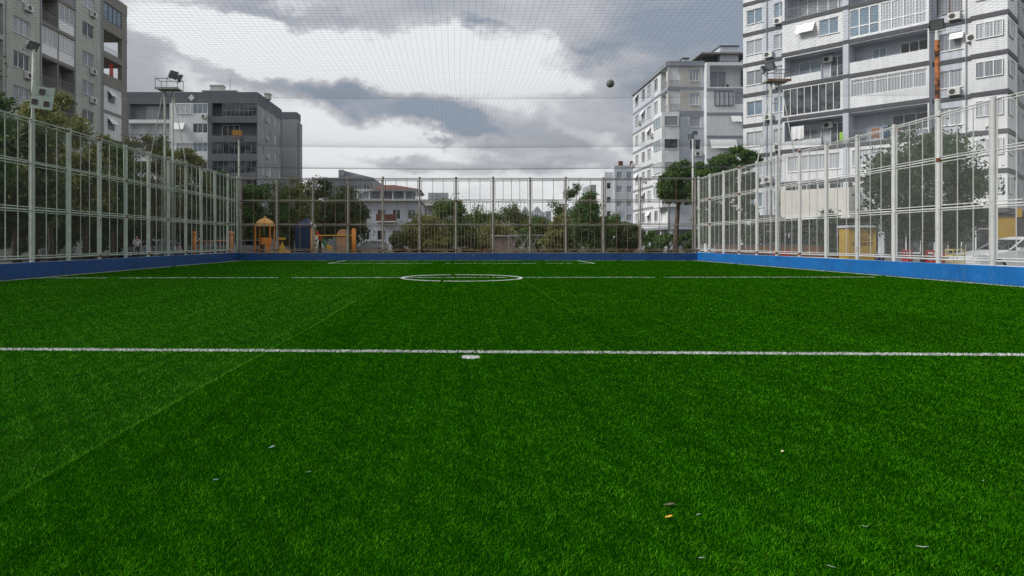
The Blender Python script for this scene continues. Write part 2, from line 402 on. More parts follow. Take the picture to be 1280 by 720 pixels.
# extra blades on the markings so that they read as dense white pile
ex, ey = [], []
for L in LINES:
    ax, ay = L['a']; bx, by = L['b']; ln = math.hypot(bx - ax, by - ay)
    D = max(4, (ay + by) / 2); n = int(ln * L['w'] * min(2600, 7000 * (8 / D) ** 1.3))
    t = RNG.uniform(0, ln, n); e = RNG.uniform(-L['w'] / 2, L['w'] / 2, n)
    ux, uy = (bx - ax) / ln, (by - ay) / ln; ex.append(ax + ux * t - uy * e); ey.append(ay + uy * t + ux * e)
t = RNG.uniform(0, 2 * PI, 9000); r = 2.12 + RNG.uniform(-.055, .055, 9000); ex.append(np.cos(t) * r); ey.append(YH + np.sin(t) * r)
t = RNG.uniform(0, 2 * PI, 400); r = .105 * np.sqrt(RNG.uniform(0, 1, 400)); ex.append(.1 + np.cos(t) * r); ey.append(7.42 + np.sin(t) * r)
ex = np.concatenate(ex); ey = np.concatenate(ey); k = in_marks(ex, ey) >= 0
x = np.concatenate([x, ex[k]]); y = np.concatenate([y, ey[k]])
mk = in_marks(x, y)
# small patches where the white pile has gone sparse
def blades(x, y, white):
    n = len(x); D = np.maximum(y, 1.7)
    cl = np.sin(x * 9 + 2 * np.sin(y * 5)) * np.sin(y * 11 + 2 * np.sin(x * 6)) + .6 * np.sin(x * 23 + y * 17)
    th = RNG.uniform(0, 2 * PI, n)
    hh = .016 * RNG.uniform(.65, 1.15, n) * (1 + .05 * cl) * np.where(D > 12, 1.15, 1)
    wd = .0016 * np.maximum(1, (D / 3.6)) ** .85 * RNG.uniform(.7, 1.3, n)
    lean = RNG.uniform(.3, 1.5, n) * hh * (1.0 + .2 * cl)
    brushed = np.where((x < -2.29) & (x > -6.62), .15, -.3)
    fd = RNG.uniform(0, 2 * PI, n)
    lx = np.cos(fd) * lean + .06 * cl * hh; ly = np.sin(fd) * lean + brushed * .35 * hh
    sx_, sy_ = np.cos(th) * wd / 2, np.sin(th) * wd / 2
    z0 = .003
    V = np.empty((n, 5, 3))
    V[:, 0] = np.stack([x - sx_, y - sy_, np.full(n, z0)], 1); V[:, 1] = np.stack([x + sx_, y + sy_, np.full(n, z0)], 1)
    mx, my = x + lx * .35, y + ly * .35
    V[:, 2] = np.stack([mx + sx_ * .85, my + sy_ * .85, z0 + hh * .6], 1); V[:, 3] = np.stack([mx - sx_ * .85, my - sy_ * .85, z0 + hh * .6], 1)
    V[:, 4] = np.stack([x + lx, y + ly, z0 + hh * .97], 1)
    base = np.arange(n)[:, None] * 5
    loops = (base + np.array([[0, 1, 2, 3, 3, 2, 4]])).ravel()
    st = (np.arange(n)[:, None] * 7 + np.array([[0, 4]])).ravel()
    tint = np.clip(RNG.normal(.5, .25, n) + .07 * cl + (RNG.uniform(0, 1, n) > .994) * .6, 0, 1)
    return V.reshape(-1, 3), loops, st, np.repeat(tint, 5)
k = mk < 0
tag(npmesh('artificial_grass', *blades(x[k], y[k], False)[:3], M['turf_fibre'], attr=None), kind='stuff')
o = bpy.data.objects['artificial_grass']; bpy.data.objects.remove(o)
V, Lp, St, T = blades(x[k], y[k], False)
tag(npmesh('artificial_grass', V, Lp, St, M['turf_fibre'], attr=T), 'short green artificial grass covering the whole pitch', 'grass', kind='stuff')
names = [L['name'] for L in LINES] + ['centre_circle', 'penalty_spot']
for i, nm in enumerate(names):
    k = mk == i
    if k.sum() == 0: continue
    V, Lp, St, T = blades(x[k], y[k], True); V[:, 2] *= 1.12
    tag(npmesh(nm, V, Lp, St, M['line'], attr=T), kind='structure')
def sheet_strip(name, L):
    pass
# woven-in seam between two rolls: a thin paler ridge of pile
m_seam = surf('seam_pile', (.075, .28, .016), 1, .4, 8, spec=0)
for sx0 in (-2.29, 2.04):
    n = 3000 if sx0 < 0 else 500
    yy = 2.2 * (YB / 2.2) ** RNG.uniform(0 if sx0 < 0 else .55, .62 if sx0 < 0 else .78, n); xx = sx0 + RNG.normal(0, .006, n) + .02 * np.sin(yy * .8)
    V, Lp, St, T = blades(xx, yy, False); V[:, 2] *= 1.12
    tag(npmesh('turf_seam', V, Lp, St, m_seam), kind='structure')

# ------------------------------------------------------------------ low blue walls
def wallobj(name, x0, x1, y0, y1, h, m, label):
    g = MB(); L = max(x1 - x0, y1 - y0); n = int(L / 1.5); along_y = (y1 - y0) > (x1 - x0)
    g.box(x0, x1, y0, y1, -.1, h, m)
    o = g.build(name, bevel=.015); return tag(o, label, 'wall')
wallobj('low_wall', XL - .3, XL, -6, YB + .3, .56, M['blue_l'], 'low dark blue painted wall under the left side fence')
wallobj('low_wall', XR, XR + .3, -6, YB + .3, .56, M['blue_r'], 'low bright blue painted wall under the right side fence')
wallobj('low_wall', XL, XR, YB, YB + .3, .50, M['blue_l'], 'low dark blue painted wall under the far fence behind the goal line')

# ------------------------------------------------------------------ fences
TI = [.70, 2.45, 4.10, 5.66]
def chainlink(g, P, u, L, z0, z1, cell, r, m):
    """diamond wire mesh in the rectangle P..P+u*L, z0..z1: every wire one thin prism"""
    hgt = z1 - z0; st = cell * math.sqrt(2); nrm = Vector((u.y, -u.x, 0))
    for sgn in (1, -1):
        c = -hgt + st / 2
        while c < L:
            a0, a1 = max(0, c), min(L, c + hgt)
            if a1 - a0 > .02:
                za, zb = a0 - c, a1 - c
                if sgn < 0: za, zb = hgt - za, hgt - zb
                A = P + u * a0 + Vector((0, 0, z0 + za)) + nrm * (.004 * sgn); B = P + u * a1 + Vector((0, 0, z0 + zb)) + nrm * (.004 * sgn)
                t = (B - A).normalized(); q = t.cross(nrm)
                vs = []
                for E in (A, B):
                    for k in range(3):
                        an = 2 * PI * k / 3; vs.append(E + (nrm * math.cos(an) + q * math.sin(an)) * r)
                g.add(vs, [(0, 1, 4, 3), (1, 2, 5, 4), (2, 0, 3, 5)], m)
            c += st
def fence(name, label, P0, u, stations, pm, bm, wm='wire_d', dense=(), wire=True, rp=.076):
    """stations: distances of the posts along u from P0"""
    root = empty(name, tuple(P0), label=label, cat='fence')
    off = Vector(P0); u = Vector(u).normalized(); nrm = Vector((u.y, -u.x, 0))
    L0, L1 = stations[0], stations[-1]
    for i, s in enumerate(stations):
        g = MB(); p = u * s; j = random.uniform(-.035, .035)
        top = TI[3] + random.uniform(.05, .12)
        g.tube([p + Vector((0, 0, .45)), p + Vector((j, j, top))], rp, pm, 12)
        g.tube([p + Vector((j, j, top)), p + Vector((j, j, top + .012))], rp * 1.06, pm, 12)
        for z in TI: g.tube([p + Vector((0, 0, z - .06)), p + Vector((0, 0, z + .06))], rp * 1.10, pm if random.random() < .6 else M['rust'], 12)
        g.build('post', root, smooth=False)
    for z in TI + [TI[0] - .16]:
        g = MB(); a = u * L0; b = u * L1
        pts = []; n = len(stations)
        for s in stations: pts.append(u * s + nrm * .03 + Vector((0, 0, z + random.uniform(-.018, .018))))
        rr = .028 if z != TI[3] else .027
        g.tube(pts, rr, pm if z > 1 else bm, 6)
        g.build('rail', root)
    for i in range(len(stations) - 1):
        s0, s1 = stations[i] + rp + .07, stations[i + 1] - rp - .07
        for t in range(3):
            z0, z1 = TI[t] + .085, TI[t + 1] - .09
            g = MB(); A = u * s0 + nrm * -.0; B = u * s1
            up = lambda z: Vector((0, 0, z))
            g.tube([A + up(z0), B + up(z0)], .019, bm, 5); g.tube([A + up(z1), B + up(z1)], .019, bm, 5)
            g.tube([A + up(z0), A + up(z1)], .021, bm, 5); g.tube([B + up(z0), B + up(z1)], .021, bm, 5)
            nb = 2
            if (i, t) in dense: nb = dense[(i, t)]
            for q in range(nb):
                ps = s0 + (s1 - s0) * (q + 1) / (nb + 1) + random.uniform(-.01, .01)
                if t < 2 or True:
                    lo, hi = z0 - .08, z1 + .08
                    jj = random.uniform(-.012, .012)
                    g.tube([u * ps + up(lo) + nrm * .02, u * (ps + jj) + up(hi) + nrm * .02], .0165 if nb < 4 else .012, bm, 5)
            f = g.build('panel_frame', root)
            if wire:
                g = MB(); chainlink(g, u * s0, u, s1 - s0, z0, z1, .055 if wire is True else wire, .0022, M[wm])
                g.build('wire_mesh', f)
    return root
postsL = [min(45.75, 46.08 - 2.22 * k) for k in range(0, 17)][::-1]
postsR = [min(45.75, 46.1 - 2.335 * k) for k in range(0, 17)][::-1]
fence('side_fence', 'tall pale grey-green fence of posts and wire mesh panels along the left touchline', (XL - .15, 0, 0), (0, 1, 0), postsL, M['post_l'], M['post_l'])
fence('side_fence', 'tall white fence of posts and wire mesh panels along the right touchline', (XR + .15, 0, 0), (0, 1, 0), postsR, M['post_r'], M['post_r'], 'wire')
bx = [(p - VX) / F * YB for p in (300, 345.5, 390, 434.4, 478.8, 524.5, 570, 616.3, 662.7, 708, 755, 801.5, 870)]
bx = [v - bx[0] for v in bx]
dense = {}
for i in (4, 5, 6, 7, 8): dense[(i, 0)] = 9
dense[(5, 1)] = 8; dense[(6, 1)] = 7; dense[(7, 1)] = 8; dense[(7, 2)] = 3; dense[(9, 0)] = 4
fence('end_fence', 'tall rust stained fence across the far end of the pitch', ((300 - VX) / F * YB, YB + .16, 0), (1, 0, 0), bx, M['post_b'], M['bar_b'], dense=dense, wire=.08, rp=.07)

# ------------------------------------------------------------------ overhead net, cables, ball
CY = [9.5, 19.5, 29.7, 38.6, YB + .1]
def netz(x, y):
    for a, b in zip([-1] + CY[:-1], CY):
        if y <= b:
            t = (y - a) / (b - a); break
    else: t = 0
    return 5.62 - .30 * math.sin(PI * max(0, min(1, t))) - .12 * math.cos(x / 16 * PI / 2)
g = MB(); r = .0012
NZ = np.vectorize(netz)
def ribbon_lines(lines):
    """lines: array (n, m, 3) -> thin 3-sided prisms"""
    n, m_, _ = lines.shape
    t = np.gradient(lines, axis=1); t /= np.linalg.norm(t, axis=2, keepdims=True)
    upv = np.array([0, 0, 1.]); s = np.cross(t, upv); s /= np.linalg.norm(s, axis=2, keepdims=True)
    ring = np.stack([lines + s * r, lines - s * r, lines + upv * r * 1.6], 2)          # n,m,3,3
    V = ring.reshape(-1, 3); idx = np.arange(n * m_ * 3).reshape(n, m_, 3)
    q = []
    for a, b in ((0, 1), (1, 2), (2, 0)):
        q.append(np.stack([idx[:, :-1, a], idx[:, :-1, b], idx[:, 1:, b], idx[:, 1:, a]], -1).reshape(-1, 4))
    return V, np.concatenate(q)
ylin = np.linspace(6, YB + .1, 100); xlin = np.linspace(XL - .1, XR + .1, 50)
XA = np.arange(XL - .1, XR + .12, .125); YA = np.arange(6, YB + .1, .125)
l1 = np.stack(np.broadcast_arrays(XA[:, None] + .02 * np.sin(ylin[None] * .7 + XA[:, None]), ylin[None], NZ(XA[:, None], ylin[None])), -1)
l2 = np.stack(np.broadcast_arrays(xlin[None], YA[:, None] + .10 * np.cos(xlin[None] / 16 * PI * 1.5), NZ(xlin[None], YA[:, None])), -1)
V1, Q1 = ribbon_lines(l1); V2, Q2 = ribbon_lines(l2)
V = np.concatenate([V1, V2]); Q = np.concatenate([Q1, Q2 + len(V1)])
net = empty('overhead_net', (0, YB / 2, 5.6), label='fine dark ball net stretched over the whole pitch', cat='net')
o = npmesh('mesh', V, Q.ravel(), np.arange(len(Q)) * 4, M['net'], net); o.location = (0, -YB / 2, -5.6)
for cy in CY[:-1]:
    g = MB(); g.tube([(X_, cy - YB / 2, netz(X_, cy) - 5.6 + .01) for X_ in np.linspace(XL - .1, XR + .1, 30)], .0032 if cy < 25 else .0018, M['cable'], 5)
    g.build('cable', net)
m, nt_, b = nodes('football_leather'); tcn = N(nt_, 'ShaderNodeTexCoord')
v = N(nt_, 'ShaderNodeTexVoronoi'); v.inputs['Scale'].default_value = 7; nt_.links.new(tcn.outputs['Object'], v.inputs[0])
nt_.links.new(ramp(nt_, v.outputs['Distance'], [(.30, (.015, .018, .015)), (.42, (.10, .12, .10))]), b.inputs['Base Color']); b.inputs['Roughness'].default_value = .6
g = MB(); g.sphere((0, 0, 0), .11, m, 28, 16)
tag(g.build('football', loc=((763 - VX) / F * 18.2, 18.2, H + (VY - 104.5) / F * 18.2), smooth=True), 'scuffed dark football lying up on the overhead net', 'ball')

# ------------------------------------------------------------------ floodlights
M['lamp_glass'] = surf('floodlight_glass', (.16, .19, .19), .12, .2, 2, spec=.6)
def flood_head(parent, c, aim, wd=.36, ht=.28, mat=None, name='floodlight', gm=None):
    """a floodlight: shallow housing with glass, cooling box and bracket"""
    mat = mat or M['dark_steel']
    aim = Vector(aim).normalized(); s = aim.cross(Vector((0, 0, 1))).normalized(); t = s.cross(aim)
    c = Vector(c)
    def P(a, b, d): return c + s * a + t * b + aim * d
    g = MB()
    g.hexa([P(-wd * .35, -ht * .3, -.14), P(wd * .35, -ht * .3, -.14), P(wd / 2, -ht / 2, .02), P(-wd / 2, -ht / 2, .02),
            P(-wd * .35, ht * .3, -.14), P(wd * .35, ht * .3, -.14), P(wd / 2, ht / 2, .02), P(-wd / 2, ht / 2, .02)], mat)
    g.hexa([P(-wd / 2, -ht / 2, .022), P(wd / 2, -ht / 2, .022), P(wd / 2, -ht / 2, .06), P(-wd / 2, -ht / 2, .06),
            P(-wd / 2, ht / 2, .022), P(wd / 2, ht / 2, .022), P(wd / 2, ht / 2, .06), P(-wd / 2, ht / 2, .06)], mat)
    g.tube([P(-wd / 2 - .02, 0, 0), P(-wd / 2 - .02, -ht * .8, -.05), P(wd / 2 + .02, -ht * .8, -.05), P(wd / 2 + .02, 0, 0)], .015, mat, 5)
    o = g.build(name, parent)
    g = MB(); g.hexa([P(-wd * .43, -ht * .42, .063), P(wd * .43, -ht * .42, .063), P(wd * .43, -ht * .42, .07), P(-wd * .43, -ht * .42, .07),
                      P(-wd * .43, ht * .42, .063), P(wd * .43, ht * .42, .063), P(wd * .43, ht * .42, .07), P(-wd * .43, ht * .42, .07)], gm or M['lamp_glass'])
    g.build('glass', o); return o
def at(px, py, D): return Vector(((px - VX) / F * D, D, H + (VY - py) / F * D))
# single pole, left
D = 24.5; bx_, top = (41 - VX) / F * D, H + (VY - 62) / F * D
t = empty('floodlight_pole', (bx_, D, 0), label='pale pole with one floodlight and a square chequered panel, by the left fence', cat='light pole')
g = MB(); g.tube([(0, 0, .02), (0, 0, 5.6), (.03, 0, top)], [.075, .065, .05], M['post_l'], 12); g.build('pole', t, smooth=True)
flood_head(t, (-.02, 0, top + .15), (.75, -.2, -.5), .44, .34)
M['panel'] = surf('pale_green_panel', (.42, .50, .45), .5, .15, 6); M['maroon'] = surf('dark_maroon', (.028, .012, .018), .6, .2, 3)
pc = at(53, 122.5, D - .25) - Vector((bx_, D, 0))
g = MB(); ca = math.cos(math.radians(-8)); sa = math.sin(math.radians(-8))
def pp(a, b, d=0): return (pc.x + a * ca - b * sa, pc.y + d, pc.z + a * sa + b * ca)
S = .40
g.hexa([pp(-S, -S, -.02), pp(S, -S, -.02), pp(S, -S, .03), pp(-S, -S, .03), pp(-S, S, -.02), pp(S, S, -.02), pp(S, S, .03), pp(-S, S, .03)], M['panel'])
for i in range(9):
    a = -S + S * 2 * i / 8
    g.tube([pp(a, -S, -.028), pp(a, S, -.028)], .006, M['post_l'], 4); g.tube([pp(-S, a, -.028), pp(S, a, -.028)], .006, M['post_l'], 4)
pan = g.build('panel', t)
for a, b in ((-.02, .22), (-.24, -.17), (.2, -.2)):
    g = MB(); g.hexa([pp(a - .1, b - .1, -.055), pp(a + .1, b - .1, -.055), pp(a + .1, b - .1, -.038), pp(a - .1, b - .1, -.038),
                      pp(a - .1, b + .1, -.055), pp(a + .1, b + .1, -.055), pp(a + .1, b + .1, -.038), pp(a - .1, b + .1, -.038)], M['maroon'])
    g.build('dark_square', pan)
g = MB(); g.tube([(-.3, -.1, pc.z - .1), (0, -.1, pc.z - .05), (pc.x - .3, -.12, pc.z + .1)], .02, M['post_l'], 6); g.build('bracket', t)
# single rusty pole, right
D = 23.25; bx_, top = (1172 - VX) / F * D, H + (VY - 38) / F * D
t = empty('floodlight_pole', (bx_, D, 0), label='pole with rusty orange upper half and one floodlight, by the right fence', cat='light pole')
zr = H + (VY - 126) / F * D
g = MB(); g.tube([(.03, 0, .02), (0, 0, zr)], [.085, .085], M['post_r'], 12); g.tube([(0, 0, zr), (0, 0, zr + .05)], .1, M['post_r'], 12); g.build('pole', t)
g = MB(); g.tube([(0, 0, zr + .05), (-.02, 0, top - .35)], [.075, .075], M['rusty_paint'], 12); g.tube([(-.02, 0, top - .35), (-.03, 0, top)], [.07, .045], M['post_r'], 10); g.build('rusty_extension', t)
flood_head(t, (-.06, -.05, top + .2), (-.5, -.6, -.45), .42, .36)
# tower masts
def tower(px, D, ypl, label, pm, aim, lean, flip=1):
    x0 = (px - VX) / F * D; zp = H + (VY - ypl) / F * D
    t = empty('floodlight_tower', (x0, D, 0), label=label, cat='light tower', group='twin leg floodlight towers')
    for sx_ in (-.22, .22):
        g = MB(); g.tube([(sx_, 0, .02), (sx_, 0, zp)], .06, pm, 10); g.build('leg', t, smooth=True)
    g = MB(); g.tube([(-.28, -.1, zp - .1), (-1.0, -.15, 5.6)], .028, pm, 6); g.build('brace', t)
    g = MB(); g.tube([(.28, -.1, zp - .1), (1.0, -.15, 5.6)], .028, pm, 6); g.build('brace', t)
    z = 1.2
    while z < zp - .3: g = MB(); g.tube([(-.22, 0, z), (.22, 0, z)], .016, pm, 5); g.build('rung', t); z += 1.5
    g = MB(); g.box(-.55, .62, -.35, .35, zp, zp + .08, M['post_b']); g.box(-.6, .67, -.4, -.352, zp - .02, zp + .10, M['post_b'] if flip > 0 else M['bar_b']); pl = g.build('platform', t)
    g = MB()
    for z in (zp + .58,):
        g.tube([(-.58, -.36, z), (.65, -.36, z), (.65, .36, z), (-.58, .36, z), (-.58, -.36, z)], .018, M['dark_steel'], 5)
    for a in ((-.58, -.36), (.65, -.36), (.65, .36), (-.58, .36), (.05, -.36)): g.tube([(*a, zp), (*a, zp + .58)], .016, M['dark_steel'], 5)
    g.build('guard_rail', t)
    flood_head(t, (.25 * flip, 0, zp + .86), aim, .54, .44)
    flood_head(t, (.58 * flip, .15, zp + .70), (aim[0], aim[1] + .5, aim[2]), .46, .40)
    return t
tower(211, 36.6, 113, 'twin legged floodlight tower with caged platform rising over the left fence', M['post_l'], (.7, -.25, -.35), 1)
tower(969, 35.5, 103, 'twin legged floodlight tower with rusty platform rising over the right fence', M['post_r'], (-.7, -.3, -.3), 1, -1)
# corner poles
D = YB + .35
x0 = (298.5 - VX) / F * D; zt = H + (VY - 175) / F * D
t = empty('floodlight_pole', (x0, D, 0), label='slim pole topped by an orange lamp at the far left corner', cat='light pole')
g = MB(); g.tube([(0, 0, .02), (0, 0, zt)], [.075, .06], M['post_l'], 10); g.build('pole', t, smooth=True)
g = MB(); g.tube([(-.25, 0, zt), (.3, 0, zt)], .03, M['dark_steel'], 6); g.tube([(-.2, 0, zt), (-.2, 0, zt + .3)], .02, M['dark_steel'], 6); g.tube([(.22, 0, zt), (.22, 0, zt + .2)], .02, M['dark_steel'], 6); g.build('crossbar', t)
M['orange_lamp'] = surf('orange_lamp_shell', (.62, .30, .06), .4, .15, 4)
flood_head(t, (-.12, -.02, zt + .5), (.5, -.8, -.25), .6, .34, M['orange_lamp'], gm=M['orange_lamp'])
flood_head(t, (.25, -.02, zt + .12), (.7, -.5, -.25), .32, .24)
x0 = (866 - VX) / F * D; zt = H + (VY - 172) / F * D
t = empty('floodlight_pole', (x0, D, 0), label='slim white pole with dark floodlights at the far right corner', cat='light pole')
g = MB(); g.tube([(0, 0, .02), (0, 0, zt)], [.075, .06], M['post_r'], 10)
for z in np.arange(5.9, zt - .2, .55): g.tube([(0, 0, z), (.22, 0, z)], .012, M['post_r'], 5)
g.build('pole', t, smooth=True)
flood_head(t, (-.15, 0, zt + .1), (-.6, -.6, -.3), .36, .3); flood_head(t, (.15, 0, zt + .35), (-.2, -.8, -.3), .3, .24)
# street lamp behind the far fence
def street_lamp(px, D, ytop, label, bend=1):
    x0 = (px - VX) / F * D; zt = H + (VY - ytop) / F * D
    t = empty('street_lamp', (x0, D, 0), label=label, cat='street lamp')
    g = MB(); g.tube([(0, 0, 0), (0, 0, zt - .9), (.12 * bend, 0, zt - .35), (.5 * bend, 0, zt), (1.1 * bend, 0, zt + .05)], [.09, .07, .055, .045, .04], M['metal'], 8); g.build('pole', t, smooth=True)
    g = MB(); g.sphere((1.35 * bend, 0, zt + .03), .3, M['frame'], 10, 6, (1, .5, .3)); g.build('lamp_head', t, smooth=True)
street_lamp(836, 60, 221, 'curved white street lamp before the pale building right of the far fence', -1)
street_lamp(563, 75, 242, 'small double curved street lamp above the far trees', .6)

# ------------------------------------------------------------------ buildings
class Fac:
    """a facade plane: s runs along it, d goes inward, z up"""
    def __init__(f, o, u, n): f.o = Vector((*o, 0)); f.u = Vector((*u, 0)).normalized(); f.n = Vector((*n, 0)).normalized()
    def P(f, s, d, z): return f.o + f.u * s - f.n * d + Vector((0, 0, z))
    def box(f, g, s0, s1, d0, d1, z0, z1, m):
        g.hexa([f.P(s0, d0, z0), f.P(s1, d0, z0), f.P(s1, d1, z0), f.P(s0, d1, z0), f.P(s0, d0, z1), f.P(s1, d0, z1), f.P(s1, d1, z1), f.P(s0, d1, z1)], m)
    def sheet(f, g, s0, s1, z0, z1, ops, m, d=0, back=None):
        """wall sheet with openings (s0,s1,z0,z1,depth): cut on a grid, reveals and, if deep, a back wall"""
        S = sorted({s0, s1, *[v for o in ops for v in (o[0], o[1])]}); Z = sorted({z0, z1, *[v for o in ops for v in (o[2], o[3])]})
        S = [v for v in S if s0 - 1e-6 <= v <= s1 + 1e-6]; Z = [v for v in Z if z0 - 1e-6 <= v <= z1 + 1e-6]
        for i in range(len(S) - 1):
            run = None
            for j in range(len(Z) - 1):
                cs, cz = (S[i] + S[i + 1]) / 2, (Z[j] + Z[j + 1]) / 2
                hole = any(o[0] < cs < o[1] and o[2] < cz < o[3] for o in ops)
                mm = m(cs, cz) if callable(m) else m
                if not hole: g.quad(f.P(S[i], d, Z[j]), f.P(S[i + 1], d, Z[j]), f.P(S[i + 1], d, Z[j + 1]), f.P(S[i], d, Z[j + 1]), mm)
        for o in ops:
            a, b, c, e, dp = o[:5]; mm = o[5] if len(o) > 5 else (m((a + b) / 2, (c + e) / 2) if callable(m) else m)
            g.quad(f.P(a, d, c), f.P(b, d, c), f.P(b, d + dp, c), f.P(a, d + dp, c), mm); g.quad(f.P(a, d, e), f.P(b, d, e), f.P(b, d + dp, e), f.P(a, d + dp, e), mm)
            g.quad(f.P(a, d, c), f.P(a, d, e), f.P(a, d + dp, e), f.P(a, d + dp, c), mm); g.quad(f.P(b, d, c), f.P(b, d, e), f.P(b, d + dp, e), f.P(b, d + dp, c), mm)
            g.quad(f.P(a, d + dp, c), f.P(b, d + dp, c), f.P(b, d + dp, e), f.P(a, d + dp, e), mm)
def window(f, parent, s0, s1, z0, z1, d, panes=2, gl=None, fm=None, fw=.06, transom=None, sill=True):
    fm = fm or M['frame']; gl = gl or random.choice(GLASS)
    g = MB(); e = .004
    f.box(g, s0 + .01, s1 - .01, d - .05, d - .02, z0 + .01, z1 - .01, gl)
    w = g.build('window', parent)
    g = MB()
    a, b, c, t = s0 + e, s1 - e, z0 + e, z1 - e
    f.box(g, a, a + fw, d - .10, d - .012, c, t, fm); f.box(g, b - fw, b, d - .10, d - .012, c, t, fm)
    f.box(g, a + fw + .001, b - fw - .001, d - .10, d - .012, c, c + fw, fm); f.box(g, a + fw + .001, b - fw - .001, d - .10, d - .012, t - fw, t, fm)
    for k in range(1, panes):
        s = a + (b - a) * k / panes; f.box(g, s - fw * .5, s + fw * .5, d - .097, d - .014, c + fw + .001, t - fw - .001, fm)
    if transom:
        z = c + (t - c) * transom; f.box(g, a + fw + .001, b - fw - .001, d - .093, d - .017, z - fw * .5, z + fw * .5, fm)
    g.build('frame', w)
    if sill:
        g = MB(); f.box(g, s0 - .06, s1 + .06, d - .27, d - .14, z0 - .055, z0 - .003, M['frame'] if fm == M['frame'] else M['pl_grey']); g.build('sill', w)
    return w
def awning(f, parent, s0, s1, z, drop=.75, out=.55):
    g = MB()
    vs = [f.P(s0, -.02, z), f.P(s1, -.02, z), f.P(s1, -out, z - drop), f.P(s0, -out, z - drop), f.P(s0, -.02, z + .03), f.P(s1, -.02, z + .03), f.P(s1, -out, z - drop + .03), f.P(s0, -out, z - drop + .03)]
    g.hexa(vs, M['awn']); 
    for s in (s0, s1): g.tube([f.P(s, -.02, z - drop), f.P(s, -out, z - drop)], .012, M['frame'], 4)
    return g.build('awning', parent)
def ac(f, parent, s, z, d=0):
    g = MB(); f.box(g, s, s + .8, d - .36, d - .06, z, z + .56, M['acw'])
    for k in (.1, .7): f.box(g, s + k, s + k + .04, d - .34, d - .001, z - .06, z - .002, M['metal'])
    o = g.build('air_conditioner', parent)
    g = MB(); c = f.P(s + .3, d - .363, z + .28); n = f.n
    g.tube([c, c + n * .02], .21, M['acd'], 14); g.build('fan_grille', o); return o
def railing(f, parent, s0, s1, z, d=0, h=.95, n=None, m=None):
    m = m or M['metal']; g = MB()
    for zz in (z + .1, z + h): g.tube([f.P(s0, d, zz), f.P(s1, d, zz)], .02, m, 5)
    n = n or max(2, int((s1 - s0) / .16))
    for k in range(n + 1):
        s = s0 + (s1 - s0) * k / n; g.tube([f.P(s, d, z + .1), f.P(s, d, z + h)], .011, m, 4, False)
    return g.build('railing', parent)
def parapet(f, parent, s0, s1, z0, z1, d0, d1, m, name='parapet'):
    g = MB(); f.box(g, s0, s1, d0, d1, z0, z1, m); return g.build(name, parent)
def band(f, parent, s0, s1, z0, z1, out=.05, m=None):
    g = MB(); f.box(g, s0, s1, -out, -.002, z0, z1, m or M['band']); return g.build('floor_band', parent)
def plain_body(g, pts, z0, z1, m, roof=None, skip=()):
    n = len(pts)
    for i in range(n):
        if i in skip: continue
        a, b = pts[i], pts[(i + 1) % n]; g.quad((*a, z0), (*b, z0), (*b, z1), (*a, z1), m)
    g.add([(*p, z1) for p in pts], [tuple(range(n))], roof or m)

# ---- A: grey-green block on the left, facade facing the pitch
A = empty('apartment_building', (-38, 60, 0), label='tall grey-green apartment block at the left edge of the photo', cat='building')
def loc(o_, f_, parent): pass
LV = [.5 + 2.95 * k for k in range(10)]
class Local(Fac):
    """a facade given in world terms for a building whose Empty sits at `c`"""
    def __init__(f, c, o, u, n): super().__init__((o[0] - c[0], o[1] - c[1]), u, n)
fA = Local((-38, 60), (-38, 42), (0, 1), (1, 0)); yA = lambda Y: Y - 42
def pxA(px): return 31540 / (577 - px) - 42
ops = []
c1 = (pxA(17), pxA(38)); c2 = (pxA(103), pxA(118)); c0 = (pxA(-42), pxA(-25))
lg1 = (pxA(52), pxA(72)); lg2 = (pxA(73.5), pxA(93)); lgl = (pxA(-16), pxA(4))
for k in range(9):
    z = LV[k]
    for c in (c0, c1, c2): ops.append((c[0], c[1], z + .95, z + 2.35, .22))
    ops.append((lg1[0], lg1[1], z + .2, z + 2.75, 1.3)); ops.append((lg2[0], lg2[1], z + .2, z + 2.75, 1.3)); ops.append((lgl[0], lgl[1], z + .2, z + 2.75, 1.3))
g = MB(); fA.sheet(g, 0, 28.1, 0, LV[9] + 1.0, ops, lambda s, z: M['pl_brown'] if pxA(52) < s < pxA(93) else M['pl_green'])
E = 28.1
g.quad(fA.P(E, 0, 0), fA.P(E, 14, 0), fA.P(E, 14, LV[9] + 1), fA.P(E, 0, LV[9] + 1), M['pl_brown'])
g.quad(fA.P(0, 0, 0), fA.P(0, 14, 0), fA.P(0, 14, LV[9] + 1), fA.P(0, 0, LV[9] + 1), M['pl_green'])
g.quad(fA.P(0, 14, 0), fA.P(E, 14, 0), fA.P(E, 14, LV[9] + 1), fA.P(0, 14, LV[9] + 1), M['pl_green'])
g.quad(fA.P(0, 0, LV[9] + 1), fA.P(E, 0, LV[9] + 1), fA.P(E, 14, LV[9] + 1), fA.P(0, 14, LV[9] + 1), M['roof_grey'])
g.build('wall', A)
